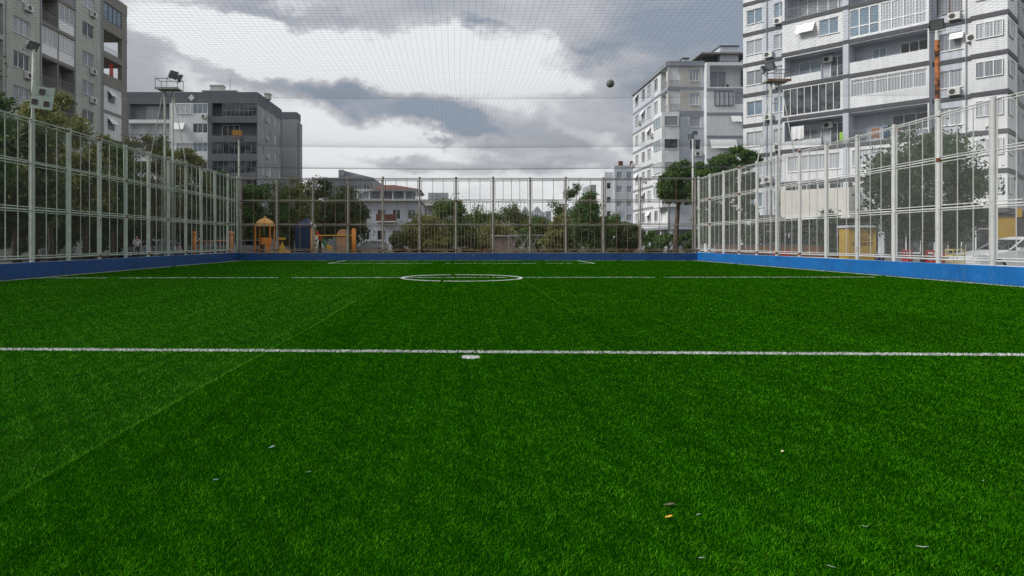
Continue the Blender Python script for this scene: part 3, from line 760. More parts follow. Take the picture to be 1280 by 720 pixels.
# downpipe joints and edges between sections
for s in (pxA(7), pxA(52) - .15, pxA(93) + .1, 28.0):
    g = MB(); g.tube([fA.P(s, -.06, .3), fA.P(s, -.06, LV[9] + .9)], .06, M['pl_grey'], 6); g.build('downpipe', A)
for k in range(9):
    z = LV[k]
    for i, c in enumerate((c0, c1, c2)):
        window(fA, A, c[0], c[1], z + .95, z + 2.35, .2, 3 if i < 2 else 2, M['g_curtain'] if (k + i) % 3 else M['g_dark'])
        if (k * 2 + i) % 3 != 1: ac(fA, A, c[1] - (.9 if i else 2.6), z + .25)
    for j, (a, b) in enumerate((lg1, lg2, lgl)):
        kind = (k * 3 + j * 2) % 5
        if j == 0 and kind in (0, 1, 2) or j == 2:
            window(fA, A, a + .3, a + 1.9, z + .3, z + 2.45, 1.28, 2, M['g_curtain'], sill=False); railing(fA, A, a, b, z + .2, .05)
        elif kind in (0, 3): 
            window(fA, A, a + .05, b - .05, z + 1.2, z + 2.7, .08, 3, M['g_curtain'], sill=False); parapet(fA, A, a, b, z + .2, z + 1.19, .02, .12, M['frame'])
        elif kind == 1:
            window(fA, A, a + .05, b - .05, z + 1.15, z + 2.7, .12, 4, M['g_dark'], sill=False); parapet(fA, A, a, b, z + .2, z + 1.14, .02, .12, M['pl_sgrey'])
        else:
            window(fA, A, b - 2, b - .3, z + .3, z + 2.4, 1.28, 2, M['g_dark'], sill=False); parapet(fA, A, a, b, z + .2, z + .5, .02, .12, M['pl_brown']); railing(fA, A, a, b, z + .45, .06)
    band(fA, A, lg1[0] - .1, lg2[1] + .1, z - .12, z + .18, .06, M['pl_brown'])
# end balconies, open at two sides
s0, s1, dp = 28.2, 33.4, 4.2
g = MB()
fA.box(g, s1 - 1.15, s1, 0, .45, 0, LV[9] + 1, M['pl_brown'])
fA.box(g, s1 - .45, s1, dp - .45, dp, 0, LV[9] + 1, M['pl_brown'])
fA.box(g, s0, s0 + .35, .01, .4, 0, LV[9] + 1, M['pl_brown'])
g.build('balcony_column', A)
for k in range(10):
    z = LV[k]
    g = MB(); fA.box(g, s0, s1 - .001, -.03, dp, z - .2, z + .12 if k < 9 else z + .98, M['pl_brown']); g.build('balcony_slab', A)
    if k == 9: break
    lo = .95 if k not in (6,) else 1.05
    mm = M['pl_white'] if k in (5, 4) else M['pl_brown']
    if k in (7,): parapet(fA, A, s0 + .36, s1 - 1.16, z + .12, z + .5, .02, .14, mm); railing(fA, A, s0 + .36, s1 - 1.16, z + .42, .08, .6)
    else: parapet(fA, A, s0 + .36, s1 - 1.16, z + .12, z + lo, .02, .14, mm)
    g = MB(); fA.box(g, s1 - .16, s1 - .03, .46, dp - .46, z + .12, z + (.45 if k == 7 else .9), M['pl_brown']); g.build('parapet', A)
    if k == 8:
        window(fA, A, s0 + .36, s1 - 1.16, z + .96, z + 2.74, .12, 4, M['g_blue'], M['dark_steel'], .04, sill=False)
    if k in (5, 4):
        g = MB(); fA.box(g, s0 + .36, s1 - 1.16, .02, .14, z + .96, z + 2.74, M['pl_white']); g.build('infill_panel', A)
        g = MB(); fA.box(g, s0 + 1.2, s0 + 2.5, -.02, .018, z + 1.1, z + 2.2, M['g_dark']); w_ = g.build('window', A)
        awning(fA, A, s0 + 1.1, s0 + 2.6, z + 2.3, .6, .5)
        g = MB(); g.quad(fA.P(s1 - .1, .46, z), fA.P(s1 - .1, dp - .46, z), fA.P(s1 - .1, dp - .46, z + 2.8), fA.P(s1 - .1, .46, z + 2.8), M['pl_brown']); g.build('side_panel', A)
    if k == 6:
        g = MB(); 
        for i in range(6):
            q = s0 + 2.0 + i * .14; g.quad(fA.P(q, .3 + .06 * (i % 2), z + 1.1), fA.P(q + .14, .3 + .06 * ((i + 1) % 2), z + 1.0), fA.P(q + .12, .3 + .06 * ((i + 1) % 2), z + 2.55), fA.P(q, .3 + .06 * (i % 2), z + 2.6), M['red_cloth'])
        tag(g.build('hanging_cloth', loc=(-38, 60, 0)), 'red cloth hanging in an open corner balcony of the grey-green block', 'cloth')

# ---- B: dark grey block left of the far end
B = empty('apartment_building', (-42, 104, 0), label='dark slate grey apartment block with glazed balconies behind the left corner of the pitch', cat='building')
K = 104 / F
fB = Local((-42, 104), (-52.5, 104), (1, 0), (0, -1)); sB = lambda px: (px - VX) * K + 52.5
zB = lambda py: H + (VY - py) * K
L0 = [zB(y) for y in (128.5, 153, 177, 200.5, 224, 247.5, 271, 295)]      # ceilings of the storeys from the top
ops = []
cellsB = [(sB(161), sB(212), 'open'), (sB(219), sB(240), 'white'), (sB(241), sB(259.5), 'wide'), (sB(265), sB(321), 'glazed')]
for i in range(7):
    zt, zb = L0[i], L0[i + 1]
    for a, b, kd in cellsB:
        if kd == 'open': ops.append((a, b, zb + .45, zt - .1, 1.4))
        elif kd == 'glazed': ops.append((a, b, zb + .95, zt - .05, 1.2))
        elif kd == 'wide': ops.append((a, b, zb + 1.35, zt - .15, .2))
def mB(s, z):
    if s > sB(262) or s < sB(160.5): return M['pl_dgrey']
    if s < sB(216): return M['pl_sgrey'] if z > zB(150) else M['pl_white']
    if s < sB(218.5): return M['pl_dgrey']
    return M['pl_dgrey'] if z > zB(128.6) else M['pl_white']
g = MB(); topB = zB(115)
xsB = sorted({sB(160.5), sB(216), sB(218.5), sB(262)})
ops2 = ops
fB.sheet(g, 0, 20.54, 0, topB, ops2 + [], lambda s, z: M['pl_dgrey'] if z > L0[0] else mB(s, z))
fBs = Local((-42, 104), (-31.96, 104), (0, 1), (1, 0))
opS = []
for i in range(7):
    for a in (2.6, 6.2, 9.4, 12): opS.append((a, a + 1.3, L0[i + 1] + 1.05, L0[i] - .25, .2))
fBs.sheet(g, 0, 14, 0, topB, opS, lambda s, z: M['pl_dgrey'] if z > L0[0] or s > 13 else (M['pl_sgrey'] if s > 1.2 else M['pl_lav']))
g.quad(fB.P(0, 0, 0), fB.P(0, 14, 0), fB.P(0, 14, topB), fB.P(0, 0, topB), M['pl_dgrey'])
g.quad(fB.P(0, 14, 0), fB.P(20.54, 14, 0), fB.P(20.54, 14, topB), fB.P(0, 14, topB), M['pl_dgrey'])
g.quad(fB.P(0, 0, topB), fB.P(20.54, 0, topB), fB.P(20.54, 14, topB), fB.P(0, 14, topB), M['roof_grey'])
fBt = Local((-42, 104), (-34.2, 121), (1, 0), (0, -1))
tt = H + (VY - 140) / F * 121
fBt.box(g, 0, 4.1, 0, 3, 0, tt - 1.2, M['pl_sgrey']); fBt.box(g, -.05, 4.15, -.05, 3.05, tt - 1.19, tt, M['pl_dgrey']); fBt.box(g, 4.11, 4.45, 1, 3, 0, tt - 1.8, M['pl_sgrey'])
g.build('wall', B)
for i in range(7):
    zt, zb = L0[i], L0[i + 1]
    a, b, _ = cellsB[0]
    railing(fB, B, a, b, zb + .35, .05, .8, 12, M['dark_steel']); window(fB, B, a + 2.2, a + 4, zb + .6, zt - .3, 1.38, 2, M['g_curtain'], sill=False)
    a, b, _ = cellsB[1]
    if i % 3 != 1: window(fB, B, a + .2, b - .1, zb + 1.3, zt - .15, -.03, 3, M['g_curtain'], sill=False)
    else: awning(fB, B, a - .2, a + 1.5, zt - .1, 1.1, .7)
    a, b, _ = cellsB[2]; window(fB, B, a + .01, b - .01, zb + 1.36, zt - .16, .15, 3, M['g_dark'] if i % 2 else M['g_blue'], sill=False)
    if i in (0, 3): ac(fB, B, b - .9, zb + .65)
    a, b, _ = cellsB[3]
    if i == 1: window(fB, B, a + 1.2, a + 4, zb + 1, zt - .2, 1.15, 3, M['g_dark'], sill=False)
    else: window(fB, B, a + (.0 if i else 1.6), b, zb + .96, zt - .06, .15, 8, M['g_dark'], M['metal'], .035, .45 if i == 0 else None, sill=False)
    for a in (2.6, 6.2, 9.4, 12): window(fBs, B, a, a + 1.3, zb + 1.05, zt - .25, .18, 2, random.choice(GLASS[:3]), sill=False)
    ac(fBs, B, 4.2, zb + .9)
g = MB()
def rb(px0, px1, y0, y1, d0, d1, m): fB.box(g, sB(px0), sB(px1), d0, d1, zB(y1), zB(y0), m)
rb(242, 284, 107.5, 115, 4, 9, M['pl_beige']); rb(240.5, 285.5, 106, 107.4, 3.6, 9.4, M['pl_grey'])
g.build('penthouse', B)
for (a, b, y0) in ((247.5, 264, 98), (162, 168, 108.5), (228, 235, 112), (297.5, 304.5, 111.5), (318.5, 325, 108.5)):
    g = MB(); rb(a, b, y0, 115 if y0 > 100 else 107, 5, 6.2, M['pl_beige']); rb(a - .7, b + .7, y0 - 1.3, y0 - .02, 4.9, 6.3, M['pl_grey']); g.build('chimney', B)
g = MB(); p = fB.P(sB(271), 6, zB(106)); g.tube([p, p + Vector((0, 0, 2.8))], .04, M['metal'], 5)
for z in (1.2, 1.7, 2.2): g.tube([p + Vector((-.25, 0, z)), p + Vector((.25, 0, z))], .03, M['metal'], 4)
g.build('aerial', B)
g = MB(); c = fB.P(sB(239.5), -.06, zB(122)); q = 4.2 * K
g.add([c + Vector((0, 0, q)), c + Vector((q, 0, 0)), c - Vector((0, 0, q)), c - Vector((q, 0, 0))], [(0, 1, 2, 3)], M['pl_white']); g.build('diamond_ornament', B)

# ---- H: white block right of the far end
Hc = (27, 86)
HB = empty('apartment_building', (27, 86, 0), label='pale eight storey apartment block with grey bands behind the far right corner', cat='building')
fH = Local(Hc, (26.73, 86), (1, 0), (0, -1)); fHs = Local(Hc, (26.73, 86), (0, 1), (-1, 0))
K = 86 / F; sH = lambda px: (px - VX) * K - 26.73; zH = lambda py: H + (VY - py) * K
LH = [zH(y) for y in (81, 111, 141, 169.5, 198, 227, 256, 285)]
topH = zH(77)
def pxHs(px): return 26.73 * F / (px - VX) - 86
ops = []; opS = []
wcols = [(pxHs(832), pxHs(826)), (pxHs(822), pxHs(817.5)), (pxHs(813.5), pxHs(809)), (pxHs(806), pxHs(802)), (pxHs(798), pxHs(794))]
fronts = []
for i in range(7):
    zt, zb = LH[i], LH[i + 1]
    for j, (a, b) in enumerate(wcols):
        if j == 0 and i < 2: opS.append((a - .9, b, zb + .25, zt - .2, 1.6))
        else: opS.append((a, b, zb + 1.0, zt - .55, .2))
    if i < 2: ops.append((sH(837), sH(850), zb + .25, zt - .2, 1.55)); ops.append((sH(862), sH(874), zb + 1.0, zt - .6, .2))
    elif i < 6: ops.append((sH(837), sH(850), zb + 1.1, zt - .5, .2)); ops.append((sH(862), sH(876), zb + 1.1, zt - .5, .2))
g = MB(); 
def mH(s, z):
    for i in range(8):
        if abs(z - LH[i]) < .22: return M['band_l']
    return M['pl_beige'] if (z > LH[2] and s < sH(878)) else M['pl_lav']
fH.sheet(g, 0, sH(880), 2.9, topH, ops, mH)
fHs.sheet(g, 0, 17.6, 2.9, topH, opS, lambda s, z: M['pl_lav'] if z > LH[2] and s > 6 else M['pl_white'])
# right section, a little proud of the rest
fH2 = Local(Hc, (26.73 + sH(880), 85.1), (1, 0), (0, -1)); W2 = 9.5
op2 = []
for i in range(7):
    zt, zb = LH[i] - .3, LH[i + 1] - .3
    if i == 0: op2.append((.4, 7.4, zb + .35, zt, 1.8))
    elif i == 1: op2.append((3.6, 9.0, zb + 1.2, zt - .25, .3))
    else: op2.append((4.6, 7.2, zb + 1.0, zt - .5, .2))
fH2.sheet(g, 0, W2, 0, topH - .3, op2, lambda s, z: M['pl_white'])
g.quad(fH2.P(0, 0, 0), fH2.P(0, .9, 0), fH2.P(0, .9, topH - .3), fH2.P(0, 0, topH - .3), M['pl_white'])
g.quad(fH2.P(W2, 0, 0), fH2.P(W2, 17, 0), fH2.P(W2, 17, topH - .3), fH2.P(W2, 0, topH - .3), M['pl_lav'])
wtot = sH(880) + W2
g.quad(fH.P(0, 0, topH), fH.P(wtot, 0, topH), fH.P(wtot, 17.6, topH), fH.P(0, 17.6, topH), M['roof_grey'])
g.quad(fH.P(0, 17.6, 2.9), fH.P(wtot, 17.6, 2.9), fH.P(wtot, 17.6, topH), fH.P(0, 17.6, topH), M['pl_lav'])
g.quad(fH.P(0, 0, 2.9), fH.P(sH(880), 0, 2.9), fH.P(sH(880), 17.6, 2.9), fH.P(0, 17.6, 2.9), M['pl_grey'])
fH.box(g, 2, sH(880) - .01, 3, 16, 0, 2.89, M['pl_grey'])
g.quad(fH2.P(0, -.01, topH - .3), fH2.P(W2, -.01, topH - .3), fH2.P(W2, .9, topH - .3), fH2.P(0, .9, topH - .3), M['roof_grey'])
g.build('wall', HB)
for s in (.35, 4.2, 8.6, 13, 17):
    g = MB(); fHs.box(g, s - .2, s + .2, .3, .7, 0, 2.88, M['pl_lav']); g.build('pillar', HB)
# left-hand corner bay on the lower floors
g = MB(); fH.box(g, -.9, sH(848), -.35, 3.4, LH[6] - .3, LH[2] + .1, M['pl_white']); bay = g.build('corner_bay', HB)
fb1 = Local(Hc, (26.73 - .9, 85.65), (1, 0), (0, -1)); fb2 = Local(Hc, (26.73 - .9, 85.65), (0, 1), (-1, 0))
for i in range(2, 6):
    zt, zb = LH[i], LH[i + 1]
    window(fb1, HB, .25, 2.1, zb + 1.2, zt - .45, -.02, 1, M['g_dark'] if i % 2 else M['g_curtain'], sill=False)
    window(fb2, HB, .25, 3.4, zb + 1.2, zt - .4, -.02, 3, M['g_blue'] if i < 4 else M['g_curtain'], sill=False)
for i in range(7):
    zt, zb = LH[i], LH[i + 1]
    for j, (a, b) in enumerate(wcols):
        if j == 0: 
            if i < 2: railing(fHs, HB, a - .9, b, zb + .2, .04, .9); 
            continue
        window(fHs, HB, a, b, zb + 1.0, zt - .55, .18, 2, random.choice(GLASS[:4]), sill=True)
        if (i + j) % 4 == 0: awning(fHs, HB, a, b, zt - .5, .6, .4)
        if (i * 2 + j) % 5 == 0: ac(fHs, HB, b + .2, zb + .8)
    if i < 2:
        railing(fH, HB, sH(837), sH(850), zb + .2, .04, .9, 9); window(fH, HB, sH(838), sH(842), zb + .3, zt - .4, 1.53, 1, M['g_dark'], sill=False); ac(fH, HB, sH(844), zt - 1, 1.55)
        window(fH, HB, sH(862), sH(874), zb + 1.0, zt - .6, .18, 3, M['g_curtain'])
    elif i < 6:
        window(fH, HB, sH(862), sH(876), zb + 1.1, zt - .5, .18, 1 if i == 2 else 2, M['g_curtain'] if i == 2 else M['g_dark'])
        if i == 3: ac(fH, HB, sH(868), zb + .3)
    band(fHs, HB, -.06, 17.6, zb - .16, zb + .16, .05, M['band_l'])
    zt -= .3; zb -= .3
    band(fH2, HB, 0, W2, zb - .16, zb + .16, .06, M['band_l'])
    if i == 0: window(fH2, HB, 1, 3.2, zb + .5, zt - .3, 1.78, 2, M['g_curtain'], sill=False); window(fH2, HB, 5, 7, zb + .4, zt - .2, 1.78, 2, M['g_dark'], sill=False); railing(fH2, HB, 4.2, 7.4, zb + .35, .05, .9); ac(fH2, HB, 2.9, zb + .5, 1.7)
    elif i == 1: window(fH2, HB, 3.6, 9.0, zb + 1.2, zt - .25, .2, 2, M['g_curtain'], sill=False); window(fH2, HB, 1, 4.5 - 1.1, zb + 1.0, zt - .2, -.02, 4, M['g_curtain'], M['dark_steel'], sill=False)
    else:
        window(fH2, HB, 4.6, 7.2, zb + 1.0, zt - .5, .18, 3, M['g_dark'])
        if i == 2: awning(fH2, HB, 3.1, 4.4, zt - .3, .8, .5)
        if i in (3, 5): awning(fH2, HB, .4, 3.8, zt - .35, 1.2, .7)
band(fH, HB, 0, sH(880), LH[0] - .2, topH + .02, .25, M['band_l']); band(fHs, HB, 0, 17.6, LH[0] - .2, topH + .02, .25, M['band_l'])
g = MB(); fH.box(g, sH(904), sH(927), 1, 4, topH - .29, zH(55.5), M['pl_lav']); fH.box(g, sH(903), sH(928), .9, 4.1, zH(55.4), zH(54), M['dark_steel']); g.build('roof_room', HB)
g = MB(); fH.box(g, sH(884), sH(903) - .01, 2, 7, topH + .01, zH(66), M['inside']); fH.box(g, sH(878), sH(942), .4, 8, zH(65.9), zH(64), M['pl_brown']); g.build('penthouse', HB)
g = MB(); fH.box(g, sH(857), sH(864), 1, 2.2, topH, zH(71), M['pl_lav']); fH.box(g, sH(856), sH(865), .9, 2.3, zH(70.9), zH(69.5), M['dark_steel']); g.build('chimney', HB)

# ---- I: big white block on the right, turned towards the camera
Ic = (34, 58)
IB = empty('apartment_building', (34, 58, 0), label='big white apartment block with dark floor bands filling the upper right of the photo', cat='building')
uI = Vector((.662, -.75)).normalized(); nI = Vector((-uI.y * -1 * -1, 0)) 
nI = (-.75 / math.hypot(.662, .75), -.662 / math.hypot(.662, .75)); uI = (uI.x, uI.y)
O_ = (27.9, 65.8)
fI = Local(Ic, O_, uI, nI)
fIm = Local(Ic, (O_[0] + nI[0] * .9, O_[1] + nI[1] * .9), uI, nI)               # balcony sections stand 0.9 m proud
fIr = Local(Ic, (O_[0] + uI[0] * 20.2, O_[1] + uI[1] * 20.2), (-nI[0], -nI[1]), uI)    # side face at the right corner
LI = [3.7 + 3 * k for k in range(9)]; topI = LI[8] + .9
def mI(s, z):
    if s < 2.0: return M['pl_white']
    if s < 4.2: return M['pl_lav']
    if s > 18.3: return M['pl_white']
    return M['pl_lav']
ops = []; winsI = []
S2, S3, S4 = 4.17, 9.7, 15.7
for k in range(8):
    z = LI[k]
    for (a, b, z0, z1) in ((.35, 1.9, .95, 2.35), (3.0, 4.05, .95, 2.35), (16.0, 17.7, .9, 2.3)):
        ops.append((a, b, z + z0, z + z1, .2)); winsI.append((a, b, z + z0, z + z1, k))
g = MB()
fI.sheet(g, 0, S2, LI[0] - .2, topI, [o for o in ops if o[1] < S2], mI)
fI.sheet(g, S4, 20.2, LI[0] - .2, topI, [o for o in ops if o[0] > S4], mI)
opr = []
for k in range(8):
    for a in (1.0, 3.2, 5.2, 8, 10.5): opr.append((a, a + 1.2, LI[k] + .8, LI[k] + 2.3, .2))
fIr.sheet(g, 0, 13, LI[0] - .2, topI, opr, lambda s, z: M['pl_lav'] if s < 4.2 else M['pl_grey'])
# middle, proud
opm = []
kinds2 = {0: 'annex', 1: 'wins', 2: 'loggia', 3: 'black', 4: 'loggia', 5: 'panel', 6: 'rail', 7: 'wins'}
kinds3 = {0: 'wins', 1: 'wins', 2: 'laundry', 3: 'enclosed', 4: 'parapet', 5: 'glazed', 6: 'rail', 7: 'enclosed'}
for k in range(8):
    z = LI[k] + .15
    t2, t3 = kinds2[k], kinds3[k]
    if t2 in ('loggia', 'rail'): opm.append((S2 + .2, S3 - .35, z + .05, z + 2.55, 1.6, M['pl_lav']))
    if t2 == 'wins': opm.append((S2 + .5, S3 - .6, z + .9, z + 2.3, .2))
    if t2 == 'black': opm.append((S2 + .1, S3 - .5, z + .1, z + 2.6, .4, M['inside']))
    if t2 == 'panel': opm.append((S3 - 2.3, S3 - .7, z + .9, z + 2.3, .2))
    if t3 in ('parapet', 'laundry', 'rail'): opm.append((S3 + .15, S4 - .1, z + .05, z + 2.6, 1.6, M['pl_lav']))
    if t3 == 'enclosed': opm.append((S3 + .3, S4 - .15, z + 1.0, z + 2.45, .2))
    if t3 == 'glazed': opm.append((S3 + .15, S4 - .1, z + .15, z + 2.6, .2))
    if t3 == 'wins': opm.append((S3 + .4, S4 - .4, z + .95, z + 2.35, .2))
fIm.sheet(g, S2, S4, LI[0] - .2, topI, opm, M['pl_white'])
for s in (S2, S4): g.quad(fIm.P(s, 0, LI[0] - .2), fIm.P(s, .9, LI[0] - .2), fIm.P(s, .9, topI), fIm.P(s, 0, topI), M['pl_lav'])
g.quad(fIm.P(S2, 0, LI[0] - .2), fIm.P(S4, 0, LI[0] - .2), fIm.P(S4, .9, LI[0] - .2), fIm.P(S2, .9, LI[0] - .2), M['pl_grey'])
for fz in (LI[0] - .2, topI): g.quad(fI.P(0, 0, fz), fI.P(20.2, 0, fz), fI.P(20.2, 13, fz), fI.P(0, 13, fz), M['roof_grey'])
g.quad(fI.P(0, 0, LI[0] - .2), fI.P(0, 13, LI[0] - .2), fI.P(0, 13, topI), fI.P(0, 0, topI), M['pl_lav'])
g.quad(fI.P(0, 13, 0), fI.P(20.2, 13, 0), fI.P(20.2, 13, topI), fI.P(0, 13, topI), M['pl_lav'])
g.build('wall', IB)
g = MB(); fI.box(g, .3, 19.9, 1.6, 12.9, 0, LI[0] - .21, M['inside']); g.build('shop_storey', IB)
for s in (.5, 4.2, 8, 12, 16, 19.6):
    g = MB(); fI.box(g, s - .22, s + .22, .1, .55, 0, LI[0] - .21, M['pl_lav']); g.build('pillar', IB)
for (a, b) in ((1, 3.9), (4.6, 7.6), (8.4, 11.6), (12.4, 15.6), (16.4, 19.2)):
    window(fI, IB, a, b, .3, 3.0, 1.59, 3, M['g_dark'], M['frame'], .08, .75, sill=False)
for (f_, a, b) in ((fI, 0, S2 - .005), (fIm, S2 - .05, S4 + .05), (fI, S4 + .06, 18.27), (fIr, 3.58, 13)):
    for k in range(9): band(f_, IB, a, b, LI[k] - .17, LI[k] + .17, .07)
for (a, b, z0, z1, k) in winsI:
    gl = M['g_curtain'] if k % 3 else M['g_blue']
    if a > 15: gl = M['g_curtain']
    window(fI, IB, a, b, z0, z1, .18, 2, gl, M['frame_d'] if (a > 15 and k == 5) else M['frame'])
    if a > 2 and a < 5: ac(fI, IB, 2.15 if k % 2 else 3.1, z0 - .68)
    if a > 15:
        if k == 4: awning(fI, IB, 16.9, 17.8, z1 - .1, .55, .45); ac(fI, IB, 18.0, z0 + .35)
        elif k in (3, 5): ac(fI, IB, 16.8, z0 - .66)
        elif k != 2: ac(fI, IB, 16.1, z0 - .66)
for k in range(8):
    z = LI[k] + .15; t2, t3 = kinds2[k], kinds3[k]
    # corner bay of section four
    g = MB(); fI.box(g, 18.35, 20.2 + .35, -.35, 3.5, LI[k] + .18, LI[k] + 2.82, M['pl_white'])
    bay = g.build('corner_bay', IB)
    g = MB(); fI.box(g, 18.28, 20.2 + .42, -.42, 3.57, LI[k] - .17, LI[k] + .17, M['band']); g.build('bay_band', bay)
    fq = Local(Ic, (O_[0] + nI[0] * .35, O_[1] + nI[1] * .35), uI, nI); 
    window(fq, bay, 18.6, 20.3, z + 1.1, z + 2.35, -.02, 3, M['g_curtain'], sill=False)
    fr = Local(Ic, (O_[0] + uI[0] * 20.55 + nI[0] * .35, O_[1] + uI[1] * 20.55 + nI[1] * .35), (-nI[0], -nI[1]), uI)
    window(fr, bay, .4, 2.2, z + 1.1, z + 2.35, -.02, 2, M['g_curtain'], sill=False)
    for a in (3.2, 5.2, 8, 10.5): window(fIr, IB, a, a + 1.2, LI[k] + .8, LI[k] + 2.3, .18, 1, random.choice(GLASS[:4]), sill=False)
    if t2 == 'loggia':
        window(fIm, IB, S2 + .9, S2 + 2.9, z + .7, z + 2.2, 1.58, 2, M['g_curtain'] if k == 2 else M['g_blue']); window(fIm, IB, S3 - 1.9, S3 - .7, z + .08, z + 2.2, 1.58, 2, M['g_dark'], sill=False)
        ac(fIm, IB, S2 + 3.1, z + 1.75, 1.55); parapet(fIm, IB, S2 + .2, S2 + 3.4, z + .05, z + .75, .02, .14, M['pl_white'])
        railing(fIm, IB, S2 + 3.42, S3 - .35, z + .02, .06, .95); railing(fIm, IB, S2 + .2, S2 + 3.4, z + .7, .06, .28, 3)
    if t2 == 'rail': railing(fIm, IB, S2 + .2, S3 - .35, z + .02, .05, 1.0, 30); window(fIm, IB, S2 + .8, S3 - 1.2, z + .1, z + 2.3, 1.58, 4, M['g_curtain'], sill=False)
    if t2 == 'wins': window(fIm, IB, S2 + .5, S3 - .6, z + .9, z + 2.3, .18, 5, M['g_curtain'])
    if t2 == 'black': window(fIm, IB, S2 + .1, S3 - .5, z + .1, z + 2.6, .1, 8, M['g_dark'], M['frame'], .05, sill=False)
    if t2 == 'panel': window(fIm, IB, S3 - 2.3, S3 - .7, z + .9, z + 2.3, .18, 2, M['g_blue']); awning(fIm, IB, S2 + 1.3, S2 + 2.9, z + 2.3, .9, .6)
    if t3 == 'parapet':
        parapet(fIm, IB, S3 + .15, S4 - .1, z + .05, z + 1.0, .01, .14, M['pl_white']); window(fIm, IB, S4 - 2.4, S4 - .4, z + .9, z + 2.2, 1.58, 3, M['g_dark']); window(fIm, IB, S3 + 1.5, S3 + 2.6, z + .1, z + 2.2, 1.58, 2, M['g_blue'], sill=False)
    if t3 == 'laundry':
        railing(fIm, IB, S3 + .15, S4 - .1, z + .02, .06, 1.0); window(fIm, IB, S3 + 3, S4 - .4, z + .8, z + 2.2, 1.58, 3, M['g_dark'])
    if t3 == 'rail': railing(fIm, IB, S3 + .15, S4 - .1, z + .02, .05, 1.0, 30, M['dark_steel']); window(fIm, IB, S3 + 1, S4 - 1, z + .1, z + 2.3, 1.58, 4, M['g_dark'], sill=False)
    if t3 == 'enclosed': window(fIm, IB, S3 + .3, S4 - .15, z + 1.0, z + 2.45, .15, 6, M['g_curtain'], transom=.8, sill=False)
    if t3 == 'glazed': window(fIm, IB, S3 + .15, S3 + 2.5, z + .15, z + 2.6, .12, 3, M['g_blue'], M['frame'], .09, .36, sill=False); window(fIm, IB, S3 + 2.51, S4 - .1, z + .15, z + 2.6, .12, 4, M['g_curtain'], M['frame'], .09, .36, sill=False)
    if t3 == 'wins': window(fIm, IB, S3 + .4, S4 - .4, z + .95, z + 2.35, .18, 4, M['g_curtain'])
    g = MB(); fIm.box(g, S3 - .32, S3 + .13, -.10, .14, LI[k] + .18, LI[k] + 2.82, M['pl_lav']); g.build('pier', IB)
for s_ in (17.95, 2.35, 19.9):
    g = MB(); g.tube([fI.P(s_, -.09, .2), fI.P(s_, -.09, topI - .3)], .035, M['metal'], 6); g.build('downpipe', IB)
def cloth(label, s_, z_, w_, h_, m_, d_=-.06):
    g = MB(); n = 8; vs = []; fs = []
    for i in range(n + 1):
        a = w_ * i / n; q = .05 * math.sin(i * 1.9)
        vs += [fIm.P(s_ + a, d_ + q - .03, z_ - h_ * (1 + .05 * math.sin(i * 1.3))), fIm.P(s_ + a, d_ + q * .4, z_)]
    for i in range(n): fs.append((i * 2, i * 2 + 2, i * 2 + 3, i * 2 + 1))
    g.add(vs, fs, m_); o = g.build('hanging_cloth', loc=(Ic[0], Ic[1], 0)); md = o.modifiers.new('thickness', 'SOLIDIFY'); md.thickness = .01
    tag(o, label, 'cloth')
cloth('white sheet hung over the balcony below the dark glazing of the white block', 5.0, 11.9, 1.1, 1.2, M['awn'])
cloth('lime green cloth hung on a balcony corner of the big white block', 9.1, 10.9, .55, .8, surf('lime_cloth', (.30, .55, .08), .9, .1, 4))
cloth('brown towel on the laundry balcony of the big white block', 11.6, 10.9, .6, .85, surf('brown_cloth', (.28, .15, .09), .9, .1, 4))
cloth('dark blue towel on the laundry balcony of the big white block', 12.5, 10.9, .5, .95, surf('blue_cloth', (.05, .08, .20), .9, .1, 4))
cloth('small pink towel on the laundry balcony of the big white block', 13.2, 10.9, .4, .7, surf('pink_cloth', (.50, .22, .22), .9, .1, 4))
# projecting cream annex over the ground floor
g = MB(); fIm.box(g, S2 + .2, S3 + .6, -1.4, -.09, LI[0] - .05, LI[0] + 2.25, M['cream']); fIm.box(g, S2 + .1, S3 + .7, -1.5, -.09, LI[0] - .4, LI[0] - .06, M['pl_white']); an = g.build('annex', IB)
for i in range(6):
    s = S2 + .35 + i * .95; g = MB(); fIm.box(g, s, s + .82, -.08, .02, LI[0] + 2.3, LI[0] + 2.75, M['g_dark']); g.build('annex_window', IB)
# pale side stair tower seen left of the block
ST = empty('apartment_building', (30.5, 72, 0), label='narrow white balcony stack between the two pale blocks on the right', cat='building')
fS = Local((30.5, 72), (29.8, 70.5), (1, 0), (0, -1)); g = MB()
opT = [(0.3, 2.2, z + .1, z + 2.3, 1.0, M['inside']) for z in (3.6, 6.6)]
fS.sheet(g, 0, 2.6, 0, 10.6, opT, M['pl_white']); g.quad(fS.P(0, 0, 10.6), fS.P(2.6, 0, 10.6), fS.P(2.6, 5, 10.6), fS.P(0, 5, 10.6), M['roof_grey'])
g.quad(fS.P(0, 0, 0), fS.P(0, 5, 0), fS.P(0, 5, 10.6), fS.P(0, 0, 10.6), M['pl_white']); g.quad(fS.P(2.6, 0, 0), fS.P(2.6, 5, 0), fS.P(2.6, 5, 10.6), fS.P(2.6, 0, 10.6), M['pl_white']); g.build('wall', ST)
railing(fS, ST, 0, 2.6, 10.6, .05, 1.0, 14); 
for z in (3.6, 6.6): window(fS, ST, .3, 2.2, z + .9, z + 2.3, .2, 2, M['g_dark'], sill=False); parapet(fS, ST, .3, 2.2, z + .1, z + .89, -.03, .1, M['pl_white'])

